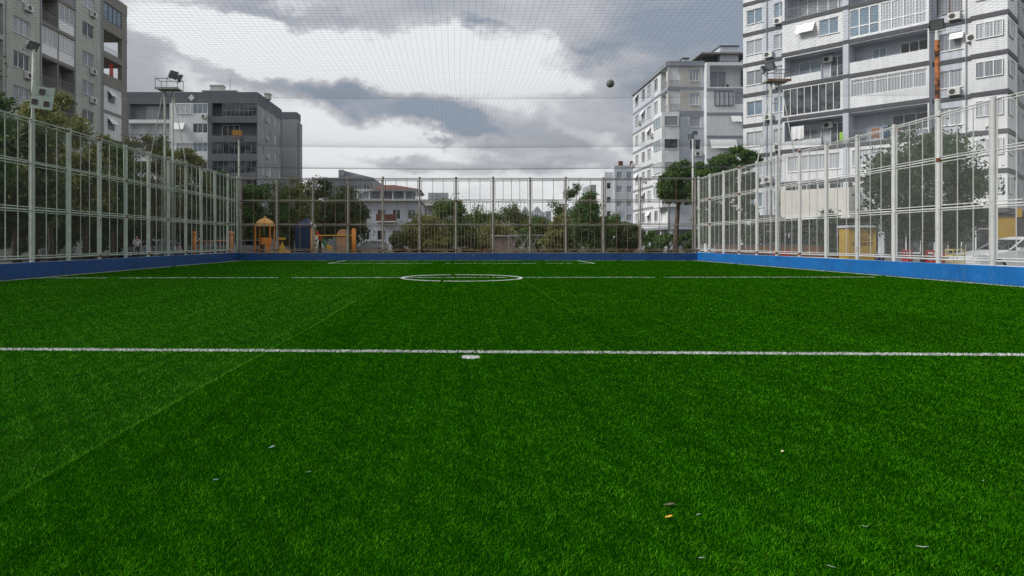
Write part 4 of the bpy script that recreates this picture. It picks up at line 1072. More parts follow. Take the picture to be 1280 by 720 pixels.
# tall block glimpsed at the right edge beyond block I
RB = empty('apartment_building', (64, 70, 0), label='pale apartment block glimpsed past the corner at the far right edge', cat='building')
fR = Local((64, 70), (58.5, 70), (1, 0), (0, -1)); g = MB(); opx = [(a, a + 1.6, LI[k] + .9, LI[k] + 2.3, .2) for k in range(8) for a in (1.5, 5, 9)]
fR.sheet(g, 0, 12, 0, 28, opx, M['pl_lav']); plain_body(g, [(-5.5, 0), (6.5, 0), (6.5, 12), (-5.5, 12)], 0, 28, M['pl_lav'], M['roof_grey'], (0,)); g.build('wall', RB)
for o in opx: window(fR, RB, o[0], o[1], o[2], o[3], .18, 2)
for k in range(8): band(fR, RB, 0, 12, LI[k] - .2, LI[k] + .15)

# ---- small and far houses behind the far fence
def block(name, label, px0, px1, D, ytop, dep, wm, rows, cols, roof='flat', fl=3.0, side=None, gl=None, z_first=None, group=None, wd=1.1):
    x0, x1 = (px0 - VX) / F * D, (px1 - VX) / F * D; zt = H + (VY - ytop) / F * D
    c = ((x0 + x1) / 2, D + dep / 2)
    t = empty(name, (*c, 0), label=label, cat='building', group=group)
    f = Local(c, (x0, D), (1, 0), (0, -1)); g = MB(); W = x1 - x0
    wop = []
    for r in range(rows):
        zb = zt - .6 - fl * (r + 1)
        if zb < .1: break
        for cc_ in range(cols):
            s = W * (cc_ + .5) / cols; wop.append((s - wd / 2, s + wd / 2, zb + .95, zb + 2.3, .2))
    f.sheet(g, 0, W, 0, zt, wop, wm)
    hx = W / 2; hy = dep / 2
    plain_body(g, [(-hx, -hy), (hx, -hy), (hx, hy), (-hx, hy)], 0, zt, wm, M['roof_grey'], (0,))
    if side is not None:
        sw = Local(c, (x1 if side > 0 else x0, D), (0, 1), (side, 0))
        for r in range(rows):
            zb = zt - .6 - fl * (r + 1)
            if zb < .1: break
            for k in range(max(2, int(dep / 3))):
                window(sw, t, 1 + k * 3, 2.1 + k * 3, zb + .95, zb + 2.3, -.02, 2, random.choice(GLASS[:4]), sill=False)
    g.build('wall', t)
    for o in wop: window(f, t, *o[:4], .18, 2, gl or random.choice(GLASS[:4]), sill=False)
    return t, f, W, zt
t, f, W, zt = block('house', 'pale grey flat topped house with sloping roof behind the playground', 404, 466, 125, 222, 14, M['pl_sgrey'], 4, 4)
g = MB(); s0, s1 = 3.1, W
g.add([f.P(s0, 0, zt + .01), f.P(s1, 0, zt + .01), f.P(s1, 10, zt + .01), f.P(s0, 10, zt + .01), f.P(s0, 3, zt + 1.7), f.P(s1 - 3, 3, zt + .9), f.P(s1 - 3, 7, zt + .9), f.P(s0, 7, zt + 1.7)],
      [(0, 1, 5, 4), (1, 2, 6, 5), (2, 3, 7, 6), (3, 0, 4, 7), (4, 5, 6, 7)], M['pl_dgrey']); g.build('roof', t)
g = MB(); f.box(g, s0 - .4, s0 + .5, 1, 3, zt + .02, zt + 1.6, M['pl_grey']); g.build('chimney', t)
# white house with the red roof
t, f, W, zt = block('house', 'white house with a red hipped roof and open top terrace behind the far fence', 448, 524, 92, 251, 11, M['pl_lav'], 2, 4, fl=2.9, gl=M['g_dark'])
g = MB(); rz = H + (VY - 238.5) / F * 92
f.box(g, -.3, W + .3, -.9, 11, zt + .01, zt + .2, M['pl_white']); g.build('terrace_slab', t)
g = MB(); f.box(g, .4, W - 1.2, 1.6, 10, zt + .21, rz - .02, M['pl_grey']); g.build('penthouse', t)
for s in np.linspace(-.1, W - .4, 6): g = MB(); f.box(g, s, s + .14, -.7, -.56, zt + .21, rz - .02, M['pl_white']); g.build('pillar', t)
g = MB(); f.box(g, -.4, W, -.9, 11, rz - .01, rz + .14, M['pl_white']); g.build('eaves', t)
g = MB(); a0, a1 = 2.0, W + .2; zz0 = rz + .15; zz1 = H + (VY - 230) / F * 92 + .2
g.add([f.P(a0, -1, zz0), f.P(a1, -1, zz0), f.P(a1, 11, zz0), f.P(a0, 11, zz0), f.P(a0 + .6, 4, zz1), f.P(a1 - 4, 4, zz1), f.P(a1 - 4, 6, zz1), f.P(a0 + .6, 6, zz1)],
      [(0, 1, 5, 4), (1, 2, 6, 5), (2, 3, 7, 6), (3, 0, 4, 7), (4, 5, 6, 7)], M['roof_red']); g.build('roof', t)
g = MB(); f.box(g, 2.6, 5.4, -1.3, -.02, zt - 3.0, zt - 2.85, M['pl_white']); f.box(g, 2.6, 5.4, -1.3, -1.2, zt - 2.84, zt - 1.9, M['roof_red']); g.build('balcony', t)
t, f, W, zt = block('house', 'low grey-green house with a flat roof right of the red roofed house', 526, 578, 112, 250, 10, M['pl_green'], 2, 3)
g = MB(); f.box(g, 1.2, 4.6, 1, 5, zt + .01, zt + 1.3, M['pl_grey']); g.build('roof_room', t)
g = MB(); f.box(g, -.1, 4, -.9, -.02, zt - 1.0, zt - .85, M['pl_white']); g.build('canopy', t)
t, f, W, zt = block('house', 'distant pale house with small gabled roofs seen over the central trees', 650, 681, 190, 266, 12, M['pl_lav'], 1, 4)
for a, b in ((.3, 2.8), (3.4, 6.6)):
    g = MB(); g.add([f.P(a, 0, zt), f.P(b, 0, zt), f.P((a + b) / 2, 0, zt + 1.9), f.P(a, 8, zt), f.P(b, 8, zt), f.P((a + b) / 2, 8, zt + 1.9)], [(0, 1, 2), (3, 5, 4), (0, 2, 5, 3), (1, 4, 5, 2)], M['pl_grey']); g.build('gable', t)
block('house', 'tiny distant grey house right of the gabled house', 682, 689, 210, 264, 9, M['pl_sgrey'], 1, 1)
block('apartment_building', 'distant grey block peeking out just left of the slender pale block', 738, 757, 185, 231, 12, M['pl_sgrey'], 4, 2)
t, f, W, zt = block('apartment_building', 'slender pale apartment block seen between the trees and the white block', 768, 792.5, 140, 207, 12, M['pl_lav'], 6, 2, gl=M['g_blue'])
x0 = (755 - VX) / F * 165
c = t.location
g = MB(); xa = (768 - VX) / F * 140 - c.x
ff = Local((c.x, c.y), ((768 - VX) / F * 140, 140), (0, 1), (-1, 0)); opx = [(a, a + 1.1, zt - .6 - 3 * (r + 1) + .9, zt - .6 - 3 * (r + 1) + 2.2, .2) for r in range(6) for a in (2, 5.2, 8.4)]
ff.sheet(g, 12.01, 12.02, 0, 1, [], M['pl_white'])
xw = (756 - VX) / F * 141; zt2 = H + (VY - 215) / F * 141
fx = Local((c.x, c.y), (xw, 141), (1, 0), (0, -1)); Wx = (768 - VX) / F * 140 - xw - .01
ops_ = [(.4, 1.3, z, z + 1.3, .2) for z in np.arange(3.5, zt2 - 2, 3)]
g = MB(); fx.sheet(g, 0, Wx, 0, zt2, ops_, M['pl_white']); fx.box(g, 0, Wx, .3, 9, 0, zt2, M['pl_white']); g.build('side_wing', t)
for o in ops_: window(fx, t, *o[:4], .18, 1, M['g_dark'], sill=False)
for i in (1.5, 4): g = MB(); f.box(g, i, i + .8, 2, 3, zt, zt + 1.2, M['roof_red']); g.build('chimney', t)

# ------------------------------------------------------------------ trees
DENS = 2.6
def leafcloud(centers, radii, n, size, seed, flat=1.0, blade=1.0):
    r = np.random.default_rng(seed); centers = np.array(centers); radii = np.array(radii)
    idx = r.integers(0, len(centers), n); v = r.normal(0, 1, (n, 3)); v /= np.linalg.norm(v, axis=1, keepdims=True)
    rad = radii[idx] * np.minimum(np.abs(r.normal(.62, .30, n)), 1.45)
    P = centers[idx] + v * rad[:, None] * np.array([1, 1, .75 * flat])
    a = r.normal(0, 1, (n, 3)); a /= np.linalg.norm(a, axis=1, keepdims=True)
    b = r.normal(0, 1, (n, 3)); b -= (a * b).sum(1, keepdims=True) * a; b /= np.linalg.norm(b, axis=1, keepdims=True)
    s = size * r.uniform(.6, 1.3, n)[:, None]
    V = np.stack([P - a * s * .5 * blade, P + b * s * .28 , P + a * s * .5 * blade, P - b * s * .28], 1).reshape(-1, 3)
    return V, np.arange(4 * n), np.arange(n) * 4
def crown_centers(cz, rx, rz, n, seed, lop=.25):
    r = np.random.default_rng(seed); C_, R_ = [], []
    for i in range(n):
        v = r.normal(0, 1, 3); v /= np.linalg.norm(v); q = r.uniform(.35, 1) ** .5
        C_.append((v[0] * rx * q * r.uniform(1 - lop, 1), v[1] * rx * q * r.uniform(1 - lop, 1), cz + v[2] * rz * q)); R_.append(rx * r.uniform(.22, .42))
    return C_, R_
def tree(name, label, px, D, ytop, ybot, wpx, mat, n=3500, leaf=.2, seed=1, cat='tree', group=None, nc=34, trunk_r=None, lean=0, flat=1.0, centers=None, x=None, bark=None):
    x0 = (px - VX) / F * D if x is None else x
    zt = H + (VY - ytop) / F * D; zb = max(.25, H + (VY - ybot) / F * D); rx = wpx / F * D / 2; cz = (zt + zb) / 2; rz = (zt - zb) / 2
    t = empty(name, (x0, D, 0), label=label, cat=cat, group=group)
    if centers is None: C_, R_ = crown_centers(cz, rx * .92, rz * 1.02, nc, seed)
    else: C_, R_ = centers
    V, Lp, St = leafcloud(C_, R_, int(n * DENS), leaf * 1.1, seed + 5, flat)
    npmesh('crown', V, Lp, St, mat, t)
    rnd = random.Random(seed); g = MB(); tr = trunk_r or max(.06, rx * .06); fork = zb + rz * .45
    bk = bark or M['bark']
    g.tube([(0, 0, -.05), (lean * .3 + rnd.uniform(-.1, .1), 0, fork * .35), (lean * .8, rnd.uniform(-.1, .1), fork * .75), (lean, 0, fork)], [tr * 1.35, tr, tr * .85, tr * .7], bk, 8)
    for i in range(min(10, len(C_))):
        c = Vector(C_[i * len(C_) // min(10, len(C_))]); s = Vector((lean, 0, fork * rnd.uniform(.75, 1)))
        m_ = s.lerp(c, .5) + Vector((rnd.uniform(-.2, .2), rnd.uniform(-.2, .2), .15 * rz))
        g.tube([s, m_, c], [tr * .5, tr * .3, tr * .1], bk, 5, False)
    g.build('trunk', t, smooth=True)
    return t
# left side: a row just behind the fence (olive crowns), a darker row behind
LT = [ # px, D, ytop, ybot, w
 (-60, 26, 60, 300, 150, 'leaf_green', 'broad green tree at the left edge of the row behind the left fence'),
 (20, 30, 150, 292, 120, 'leaf_dark', 'dark bushy tree behind the left fence under the pale floodlight pole'),
 (62, 34, 108, 285, 96, 'leaf_olive', 'olive tree whose thin top reaches the chequered panel on the pole'),
 (105, 39, 152, 290, 84, 'leaf_olive', 'olive tree before the grey-green block, right of the chequered panel'),
 (140, 44, 172, 292, 72, 'leaf_green', 'green tree below the white end balconies of the grey-green block'),
 (188, 50, 160, 290, 84, 'leaf_olive', 'yellowish olive tree behind the twin leg tower on the left'),
 (232, 56, 178, 288, 72, 'leaf_olive', 'olive tree just right of the left floodlight tower'),
 (268, 60, 212, 292, 56, 'leaf_green', 'green tree at the end of the row by the far left corner'),
 (45, 42, 190, 310, 110, 'leaf_dark', 'dark evergreen filling the view between the second and third left posts'),
 (110, 50, 205, 312, 90, 'leaf_dark', 'dark evergreen behind the middle of the left fence'),
 (165, 56, 215, 312, 80, 'leaf_dark', 'dark evergreen behind the foot of the left floodlight tower'),
 (218, 64, 222, 312, 70, 'leaf_dark', 'dark evergreen right of the foot of the left floodlight tower'),
 (262, 70, 232, 314, 60, 'leaf_dark', 'dark evergreen near the far left corner'),
 (-20, 36, 140, 310, 120, 'leaf_dark', 'dark evergreen at the left edge behind the first posts')]
for i, (px, D, yt, yb, wp, mt, lb) in enumerate(LT):
    tree('evergreen_tree' if mt == 'leaf_dark' else 'broadleaf_tree', lb, px, D, yt, yb, wp, M[mt], n=int(7500 if mt != 'leaf_dark' else 5000), leaf=.16 if mt != 'leaf_dark' else .22, seed=20 + i, nc=46, group='trees behind the left fence')
# dark hedge plants at ground level on the left
HP = [(-20, 27), (25, 31), (70, 36), (115, 43), (150, 50), (185, 62)]
for i, (px, D) in enumerate(HP):
    tree('shrub', ['dark shrub at the foot of the first left posts', 'dark shrub behind the second left post', 'dark shrub behind the third left post', 'dark shrub behind the fourth left post', 'dark shrub left of the person in white', 'dark shrub behind the two people on the left'][i],
         px, D + 4, 255, 312, 75, M['leaf_dark'], n=2200, leaf=.24, seed=70 + i, cat='shrub', nc=20, group='shrubs behind the left fence')
# behind the far fence
FT = [
 (328, 62, 226, 300, 66, 'leaf_green', 'green tree rising behind the domed playhouse'),
 (366, 66, 227, 305, 60, 'leaf_olive', 'olive brown tree behind the blue slide tower'),
 (400, 72, 228, 300, 54, 'leaf_dark', 'dark tree with wispy top left of the orange swing frame'),
 (430, 66, 238, 310, 56, 'leaf_dark', 'dark tree in front of the white house with the red roof'),
 (300, 74, 232, 305, 50, 'leaf_olive', 'olive tree right at the far left corner of the pitch'),
 (530, 60, 272, 318, 52, 'leaf_olive', 'low brownish tree left of the centre of the far fence'),
 (562, 70, 252, 316, 50, 'leaf_green', 'green tree before the low grey-green house'),
 (594, 78, 262, 316, 48, 'leaf_green', 'rounded green tree just right of the low grey-green house'),
 (636, 84, 259, 316, 50, 'leaf_dark', 'dark round tree in the middle of the far fence'),
 (620, 64, 284, 318, 50, 'leaf_olive', 'low olive tree at the middle of the far fence'),
 (672, 80, 274, 316, 54, 'leaf_green', 'green tree under the distant gabled house'),
 (718, 78, 232, 312, 52, 'leaf_dark', 'tall dark tree that breaks the skyline right of centre'),
 (737, 66, 243, 316, 42, 'leaf_light', 'light green weeping tree beside the tall dark tree'),
 (765, 74, 272, 318, 38, 'leaf_green', 'green tree left of the white block'),
 (786, 66, 283, 318, 32, 'leaf_dark', 'dark bushy tree by the base of the white block'),
 (700, 70, 270, 318, 30, 'leaf_olive', 'small olive tree left of the light green weeping tree')]
for i, (px, D, yt, yb, wp, mt, lb) in enumerate(FT):
    tree('broadleaf_tree', lb, px, D, yt - 2, yb + 3, wp * 1.25, M[mt], n=5200, leaf=.21, seed=120 + i, nc=60, group='trees behind the far fence')
FS = [(545, 55, 'leaf_olive', 'low dry bush against the far fence left of centre'), (585, 57, 'leaf_dark', 'low dark bush against the far fence at centre'), (690, 56, 'leaf_olive', 'low dry bush right of the pinkish shed'),
      (835, 58, 'leaf_light', 'light green bush behind the last far fence bay'), (858, 60, 'leaf_light', 'light green bush by the far right corner post'), (815, 62, 'leaf_green', 'green bush by the pillars of the white block'), (500, 58, 'leaf_dark', 'low dark bush in front of the white house')]
for i, (px, D, mt, lb) in enumerate(FS):
    tree('shrub', lb, px, D, 291, 317, 34, M[mt], n=1100, leaf=.22, seed=170 + i, cat='shrub', nc=16, group='bushes behind the far fence')
# distant wood line
V, Lp, St = leafcloud([(xx, 150 + 12 * math.sin(xx), 2.2 + 1.2 * math.sin(xx * .37) + 1.0 * math.sin(xx * 1.3)) for xx in np.arange(-70, 60, 2.2)], [2.6] * len(np.arange(-70, 60, 2.2)), 9000, .7, 5)
tag(npmesh('distant_trees', V, Lp, St, M['leaf_dark']), 'distant line of dark trees and gardens beyond the far fence', 'trees', kind='stuff')
# umbrella pines on the right corner
def pine(name, label, trunk_px, D, blobs, seed, n=9000, lean=.3):
    x0 = (trunk_px - VX) / F * D
    C_, R_ = [], []; r = np.random.default_rng(seed)
    for (px, py, rp) in blobs:
        for k in range(7):
            R0 = rp / F * D
            v = r.normal(0, 1, 3); v /= np.linalg.norm(v)
            C_.append(((px - VX) / F * D - x0 + v[0] * R0 * .6, v[1] * R0 * .9, H + (VY - py) / F * D + v[2] * R0 * .5)); R_.append(R0 * r.uniform(.35, .6))
    tree(name, label, trunk_px, D, 200, 255, 80, M['leaf_pine'], n=int(n * 1.3), leaf=.17, seed=seed, trunk_r=.2, lean=lean, centers=(C_, R_), nc=0)
pine('pine_tree', 'umbrella pine with a bare trunk behind the far right corner', 844, 56,
     [(838, 222, 15), (852, 211, 16), (843, 238, 19), (866, 220, 18), (838, 228, 17), (834, 244, 12), (864, 240, 18), (832, 236, 12), (850, 226, 18), (856, 246, 14)], 301, 9000, .3)
pine('pine_tree', 'large spreading pine behind the right fence before the pale block', 912, 50,
     [(880, 212, 14), (896, 206, 15), (908, 196, 13), (925, 190, 13), (938, 200, 13), (925, 212, 18), (905, 222, 20), (885, 232, 18), (938, 225, 14), (915, 245, 20), (890, 252, 16), (892, 218, 18), (912, 210, 18), (875, 225, 16), (900, 240, 20), (928, 240, 18), (905, 268, 18), (930, 266, 16), (882, 272, 15), (876, 250, 14), (915, 285, 15), (888, 290, 14)], 302, 17000, -.2)
# right side trees
tree('broadleaf_tree', 'dark green street tree behind the right fence beside the rusty pole', 1155, 29, 172, 304, 160, M['leaf_pale2'], n=9000, leaf=.15, seed=310, nc=75, trunk_r=.14)
tree('olive_tree', 'grey-green tree before the shop fronts behind the right fence', 1032, 48, 262, 314, 62, M['leaf_pale'], n=3000, leaf=.2, seed=312, nc=30)
tree('olive_tree', 'small dark grey-green tree left of the shop fronts', 985, 50, 270, 316, 44, M['leaf_pale'], n=2200, leaf=.2, seed=313, nc=24)
tree('shrub', 'bushy shrub between the shops and the large pine', 945, 56, 278, 316, 44, M['leaf_dark'], n=1800, leaf=.2, seed=314, cat='shrub', nc=20)
tree('broadleaf_tree', 'green tree behind the right fence under the large pine', 905, 62, 255, 316, 60, M['leaf_dark'], n=2600, leaf=.26, seed=315, nc=30)

# ------------------------------------------------------------------ playground
PY = 52
def PX(px, D=PY): return (px - VX) / F * D
def PZ(py, D=PY): return H + (VY - py) / F * D
M['orange'] = surf('orange_plastic', (.72, .24, .03), .45, .15, 3); M['yellow'] = surf('yellow_plastic', (.74, .42, .05), .45, .15, 3)
M['peach'] = surf('faded_orange_plastic', (.55, .30, .16), .5, .15, 3); M['navy'] = surf('navy_plastic', (.01, .03, .09), .45, .15, 3)
M['pgreen'] = surf('green_plastic', (.03, .22, .07), .45, .15, 3); M['red'] = surf('red_plastic', (.45, .035, .03), .45, .15, 3)
M['cyan'] = surf('pale_blue_plastic', (.35, .50, .58), .5, .1, 3)
t = empty('playhouse', (PX(331), PY, 0), label='orange playhouse with a domed orange roof behind the far fence', cat='playground')
g = MB(); R_ = 12.5 / F * PY
prof = [(1.0, 0), (1.0, .06), (.9, .32), (.68, .56), (.4, .74), (.15, .82), (.1, .98), (.001, 1.02)]; vs = []; fs = []; n = 8
zc = PZ(283)
for (r_, z_) in prof:
    for k in range(n): q = 2 * PI * (k + .5) / n; vs.append((R_ * r_ * math.cos(q), R_ * r_ * math.sin(q), zc + z_ * R_))
for i in range(len(prof) - 1):
    for k in range(n): fs.append((i * n + k, i * n + (k + 1) % n, (i + 1) * n + (k + 1) % n, (i + 1) * n + k))
fs.append(tuple(range(n))); g.add(vs, fs, surf('orange_dome_plastic', (.66, .33, .07), .45, .15, 3)); g.build('roof', t)
for a in (-1, 1):
    for b_ in (-1, 1):
        g = MB(); g.tube([(a * R_ * .72, b_ * R_ * .72, 0), (a * R_ * .72, b_ * R_ * .72, zc + .05)], .055, M['orange'], 8); g.build('post', t)
g = MB(); g.box(-R_ * .7, R_ * .7, -R_ * .7, R_ * .7, 1.0, 1.07, M['navy']); g.build('deck', t)
g = MB(); g.box(-R_ * .1, R_ * .9, -R_ * .78, -R_ * .74, 1.08, PZ(297), M['orange']); g.box(R_ * .3, R_ * .6, -R_ * .78, -R_ * .74, .2, 1.079, M['orange']); g.build('side_panel', t)
t = empty('slide_tower', (PX(377), PY + 1, 0), label='navy tower with a green and orange slide running down to its right', cat='playground')
g = MB(); a = 10 / F * PY; zt = PZ(281, PY + 1); x_ = PX(377)
g.box(-a, a, -.5, .5, 0, zt, M['navy']); g.add([(-a, -.5, zt + .001), (a, -.5, zt + .001), (a, .5, zt + .001), (-a, .5, zt + .001), (0.2, 0, PZ(272))], [(0, 1, 4), (1, 2, 4), (2, 3, 4), (3, 0, 4)], M['navy']); g.build('tower', t)
g = MB(); g.tube([(.55, -.3, PZ(279)), (.75, -.35, PZ(281)), (.95, -.4, PZ(284))], .12, M['frame'], 8); g.build('slide_hood', t)
def chute(name, pts, mats):
    for i in range(len(pts) - 1):
        g = MB(); A, B_ = Vector(pts[i]), Vector(pts[i + 1]); w_ = .24
        for (o1, o2, h1, h2) in ((-w_, w_, 0, .05), (-w_, -w_ + .05, .051, .36), (w_ - .05, w_, .051, .36)):
            g.hexa([A + Vector((0, o1, h1)), B_ + Vector((0, o1, h1)), B_ + Vector((0, o2, h1)), A + Vector((0, o2, h1)), A + Vector((0, o1, h2)), B_ + Vector((0, o1, h2)), B_ + Vector((0, o2, h2)), A + Vector((0, o2, h2))], mats[i])
        g.build('chute', t)
chute('chute', [(PX(388) - x_, -.4, PZ(288)), (PX(394) - x_, -.5, PZ(293)), (PX(401) - x_, -.6, PZ(303)), (PX(408) - x_, -.7, PZ(311)), (PX(414) - x_, -.75, PZ(314))], [M['pgreen'], M['red'], M['pgreen'], M['yellow']])
t = empty('swing_frame', (PX(415), PY - .5, 0), label='orange swing frame with a faded orange arched panel right of the slide', cat='playground')
x_ = PX(415)
g = MB(); g.tube([(PX(392) - x_, 0, PZ(294.5)), (PX(443) - x_, 0, PZ(294.5))], .05, M['yellow'], 8); g.build('crossbar', t)
for px, r_ in ((392.5, .16), (443.5, .17)):
    g = MB(); g.tube([(PX(px) - x_, 0, 0), (PX(px) - x_, 0, PZ(288))], [r_, r_], M['orange'], 10); g.sphere((PX(px) - x_, 0, PZ(288)), r_, M['orange'], 10, 6); g.build('post', t, smooth=True)
g = MB(); cxp = PX(429.5) - x_; aw = 7.5 / F * PY; vs = [(cxp - aw, .1, .25), (cxp + aw, .1, .25), (cxp + aw, .1, PZ(294))]
for k in range(1, 8): q = PI * k / 8; vs.append((cxp + aw * math.cos(q), .1, PZ(294) + aw * math.sin(q)))
vs.append((cxp - aw, .1, PZ(294))); n = len(vs); vs2 = [(a_, .2, c_) for a_, b_, c_ in vs]
g.add(vs + vs2, [tuple(range(n)), tuple(range(2 * n - 1, n - 1, -1))] + [(i, (i + 1) % n, n + (i + 1) % n, n + i) for i in range(n)], M['peach']); g.build('arched_panel', t)
g = MB(); 
for k in range(4): g.tube([(cxp - aw * .8 + k * aw * .5, -.1, .3), (cxp - aw * .8 + k * aw * .5, -.1, .95)], .02, M['metal'], 5)
g.tube([(cxp - aw, -.1, .95), (cxp + aw, -.1, .95)], .02, M['metal'], 5); g.build('guard', t)
t = empty('seesaw', (PX(356), PY - 1, 0), label='yellow spring rider with an orange seat between the playhouse and the slide tower', cat='playground')
g = MB(); vs = [(-.25, 0, .35), (.0, 0, .2), (.35, 0, .25), (.75, 0, .55), (.45, 0, .65), (.2, 0, .95), (.05, 0, 1.35), (-.1, 0, .8)]; n = len(vs)
g.add([(a_, -.05, c_) for a_, b_, c_ in vs] + [(a_, .05, c_) for a_, b_, c_ in vs], [tuple(range(n)), tuple(range(2 * n - 1, n - 1, -1))] + [(i, (i + 1) % n, n + (i + 1) % n, n + i) for i in range(n)], M['yellow']); g.build('body', t)
g = MB(); g.box(-.35, .3, -.15, .15, 1.45, 1.6, M['yellow']); g.box(-.3, -.2, -.1, .1, .3, 1.449, M['orange']); g.build('seat', t)
g = MB(); g.tube([(.1, 0, 0), (.14, 0, .1), (.08, 0, .2)], .08, M['dark_steel'], 8); g.build('spring', t)
for (px, lb, nm) in ((243, 'orange pillar of the playground gate behind the left fence', 'gate_post'), (289, 'orange pillar of the playground gate nearest the far left corner', 'gate_post')):
    g = MB(); z1 = PZ(292, 56); g.tube([(0, 0, 0), (0, 0, z1)], .17, M['orange'], 10); g.sphere((0, 0, z1), .24, M['orange'], 10, 6)
    tag(g.build(nm, loc=(PX(px, 56), 56, 0), smooth=True), lb, 'post')
g = MB(); g.tube([(0, 0, PZ(301, 56)), (PX(289, 56) - PX(243, 56) - .4, 0, PZ(301, 56))], .04, M['orange'], 6)
for k in range(6): q = (k + .5) / 6 * (PX(289, 56) - PX(243, 56) - .4); g.tube([(q, 0, .2), (q, 0, PZ(301, 56))], .02, M['orange'], 5)
tag(g.build('orange_railing', loc=(PX(243, 56) + .2, 56.0, 0)), 'orange railing between the two orange pillars', 'railing')
# shed behind the far fence centre
t = empty('shed', (PX(636, 60), 60, 0), label='low pinkish shed behind the middle of the far fence', cat='shed')
M['pink'] = surf('faded_pink_boards', (.26, .19, .175), .9, .25, 2, streak=.5)
g = MB(); g.box(-1.4, .5, -.8, .8, 0, PZ(296, 60), M['pink']); g.build('wall', t)
g = MB(); g.hexa([(-1.6, -1, PZ(295.8, 60)), (.7, -1, PZ(295.8, 60)), (.7, 1, PZ(294.5, 60)), (-1.6, 1, PZ(294.5, 60)), (-1.6, -1, PZ(295.3, 60)), (.7, -1, PZ(295.3, 60)), (.7, 1, PZ(294, 60)), (-1.6, 1, PZ(294, 60))], M['roof_grey']); g.build('roof', t)
# lattice gate next to it
t = empty('lattice_gate', (PX(660, 58), 58, 0), label='grey lattice gate with crossed bars right of the pinkish shed', cat='gate')
g = MB(); a0, a1, b0, b1 = PX(636, 58) - PX(660, 58), PX(685, 58) - PX(660, 58), .15, PZ(294, 58)
for A_, B_ in (((a0, b0), (a1, b0)), ((a0, b1), (a1, b1)), ((a0, b0), (a0, b1)), ((a1, b0), (a1, b1))): g.tube([(A_[0], 0, A_[1]), (B_[0], 0, B_[1])], .035, M['metal'], 5)
g.build('frame', t)
g = MB(); k = 4; st = (a1 - a0) / k
for i in range(k):
    g.tube([(a0 + i * st, 0, b0), (a0 + (i + 1) * st, 0, b1)], .025, M['metal'], 5); g.tube([(a0 + i * st, .03, b1), (a0 + (i + 1) * st, .03, b0)], .025, M['metal'], 5)
g.build('crossed_bars', t)

# ------------------------------------------------------------------ people
M['skin'] = surf('skin', (.42, .26, .18), .6, .08, 5); M['hair'] = surf('dark_hair', (.02, .016, .013), .7, .3, 9)
def person(label, x, y, rz, shirt, trousers, sit=False, z=0):
    t = empty('person', (x, y, z), rz, label=label, cat='person')
    def skin_mesh(name, pts, edges, rad, mat, parent, roots=(0,)):
        me = bpy.data.meshes.new(name); me.from_pydata(pts, edges, []); me.materials.append(mat)
        o = bpy.data.objects.new(name, me); COL.objects.link(o); o.parent = parent
        s = o.modifiers.new('skin', 'SKIN'); s.use_smooth_shade = True
        if not me.skin_vertices: bpy.context.view_layer.update()
        for i, v in enumerate(me.skin_vertices[0].data if me.skin_vertices else []):
            v.radius = (rad[i], rad[i]) if not hasattr(rad[i], '__len__') else rad[i]; v.use_root = i in roots
        o.modifiers.new('subsurf', 'SUBSURF').levels = 1; return o
    hz = .93 if not sit else .50
    kn = [(.12, -.04, .48), (-.12, .06, .48)] if not sit else [(.14, -.42, .50), (-.14, -.42, .50)]
    ft = [(.12, .02, .07), (-.12, .02, .07)] if not sit else [(.14, -.42, .07), (-.14, -.40, .07)]
    to = [(.12, -.14, .04), (-.12, -.12, .04)] if not sit else [(.14, -.6, .04), (-.14, -.58, .04)]
    p = [(0, 0, hz), (0, .01, hz + .25), (0, 0, hz + .47), (0, -.01, hz + .58), (0, -.02, hz + .66), (0, -.02, hz + .76),
         (.19, 0, hz + .47), (.25, -.04, hz + .2), (.22, -.22, hz + .02), (.21, -.29, hz - .03), (-.19, 0, hz + .47), (-.25, 0, hz + .2), (-.24, -.16, hz - .02), (-.24, -.22, hz - .07),
         (.10, 0, hz - .05), kn[0], ft[0], to[0], (-.10, 0, hz - .05), kn[1], ft[1], to[1]]
    e = [(0, 1), (1, 2), (2, 3), (3, 4), (4, 5), (2, 6), (6, 7), (7, 8), (8, 9), (2, 10), (10, 11), (11, 12), (12, 13), (0, 14), (14, 15), (15, 16), (16, 17), (0, 18), (18, 19), (19, 20), (20, 21)]
    r = [(.15, .1), (.13, .09), (.14, .09), .055, .085, .09, .06, .045, .033, .03, .06, .045, .033, .03, .09, .058, .04, .04, .09, .058, .04, .04]
    skin_mesh('body', p, e, r, M['skin'], t)
    p2 = [p[i] for i in (0, 1, 2, 6, 7, 10, 11)]; skin_mesh('shirt', p2, [(0, 1), (1, 2), (2, 3), (3, 4), (2, 5), (5, 6)], [(.17, .12), (.155, .115), (.155, .11), .078, .062, .078, .062], shirt, t)
    p3 = [p[i] for i in (0, 14, 15, 16, 18, 19, 20)]; skin_mesh('trousers', p3, [(0, 1), (1, 2), (2, 3), (0, 4), (4, 5), (5, 6)], [(.16, .115), .105, .072, .058, .105, .072, .058], trousers, t)
    g = MB(); g.sphere((0, .015, hz + .79), .105, M['hair'], 12, 8, (.95, 1.05, .9)); g.build('hair', t, smooth=True)
    return t
person('person in a white shirt standing behind the left fence', PX(171, 46), 46, math.radians(60), surf('white_cotton', (.62, .63, .66), .9, .1, 4), surf('dark_trousers', (.04, .045, .06), .9, .2, 4))
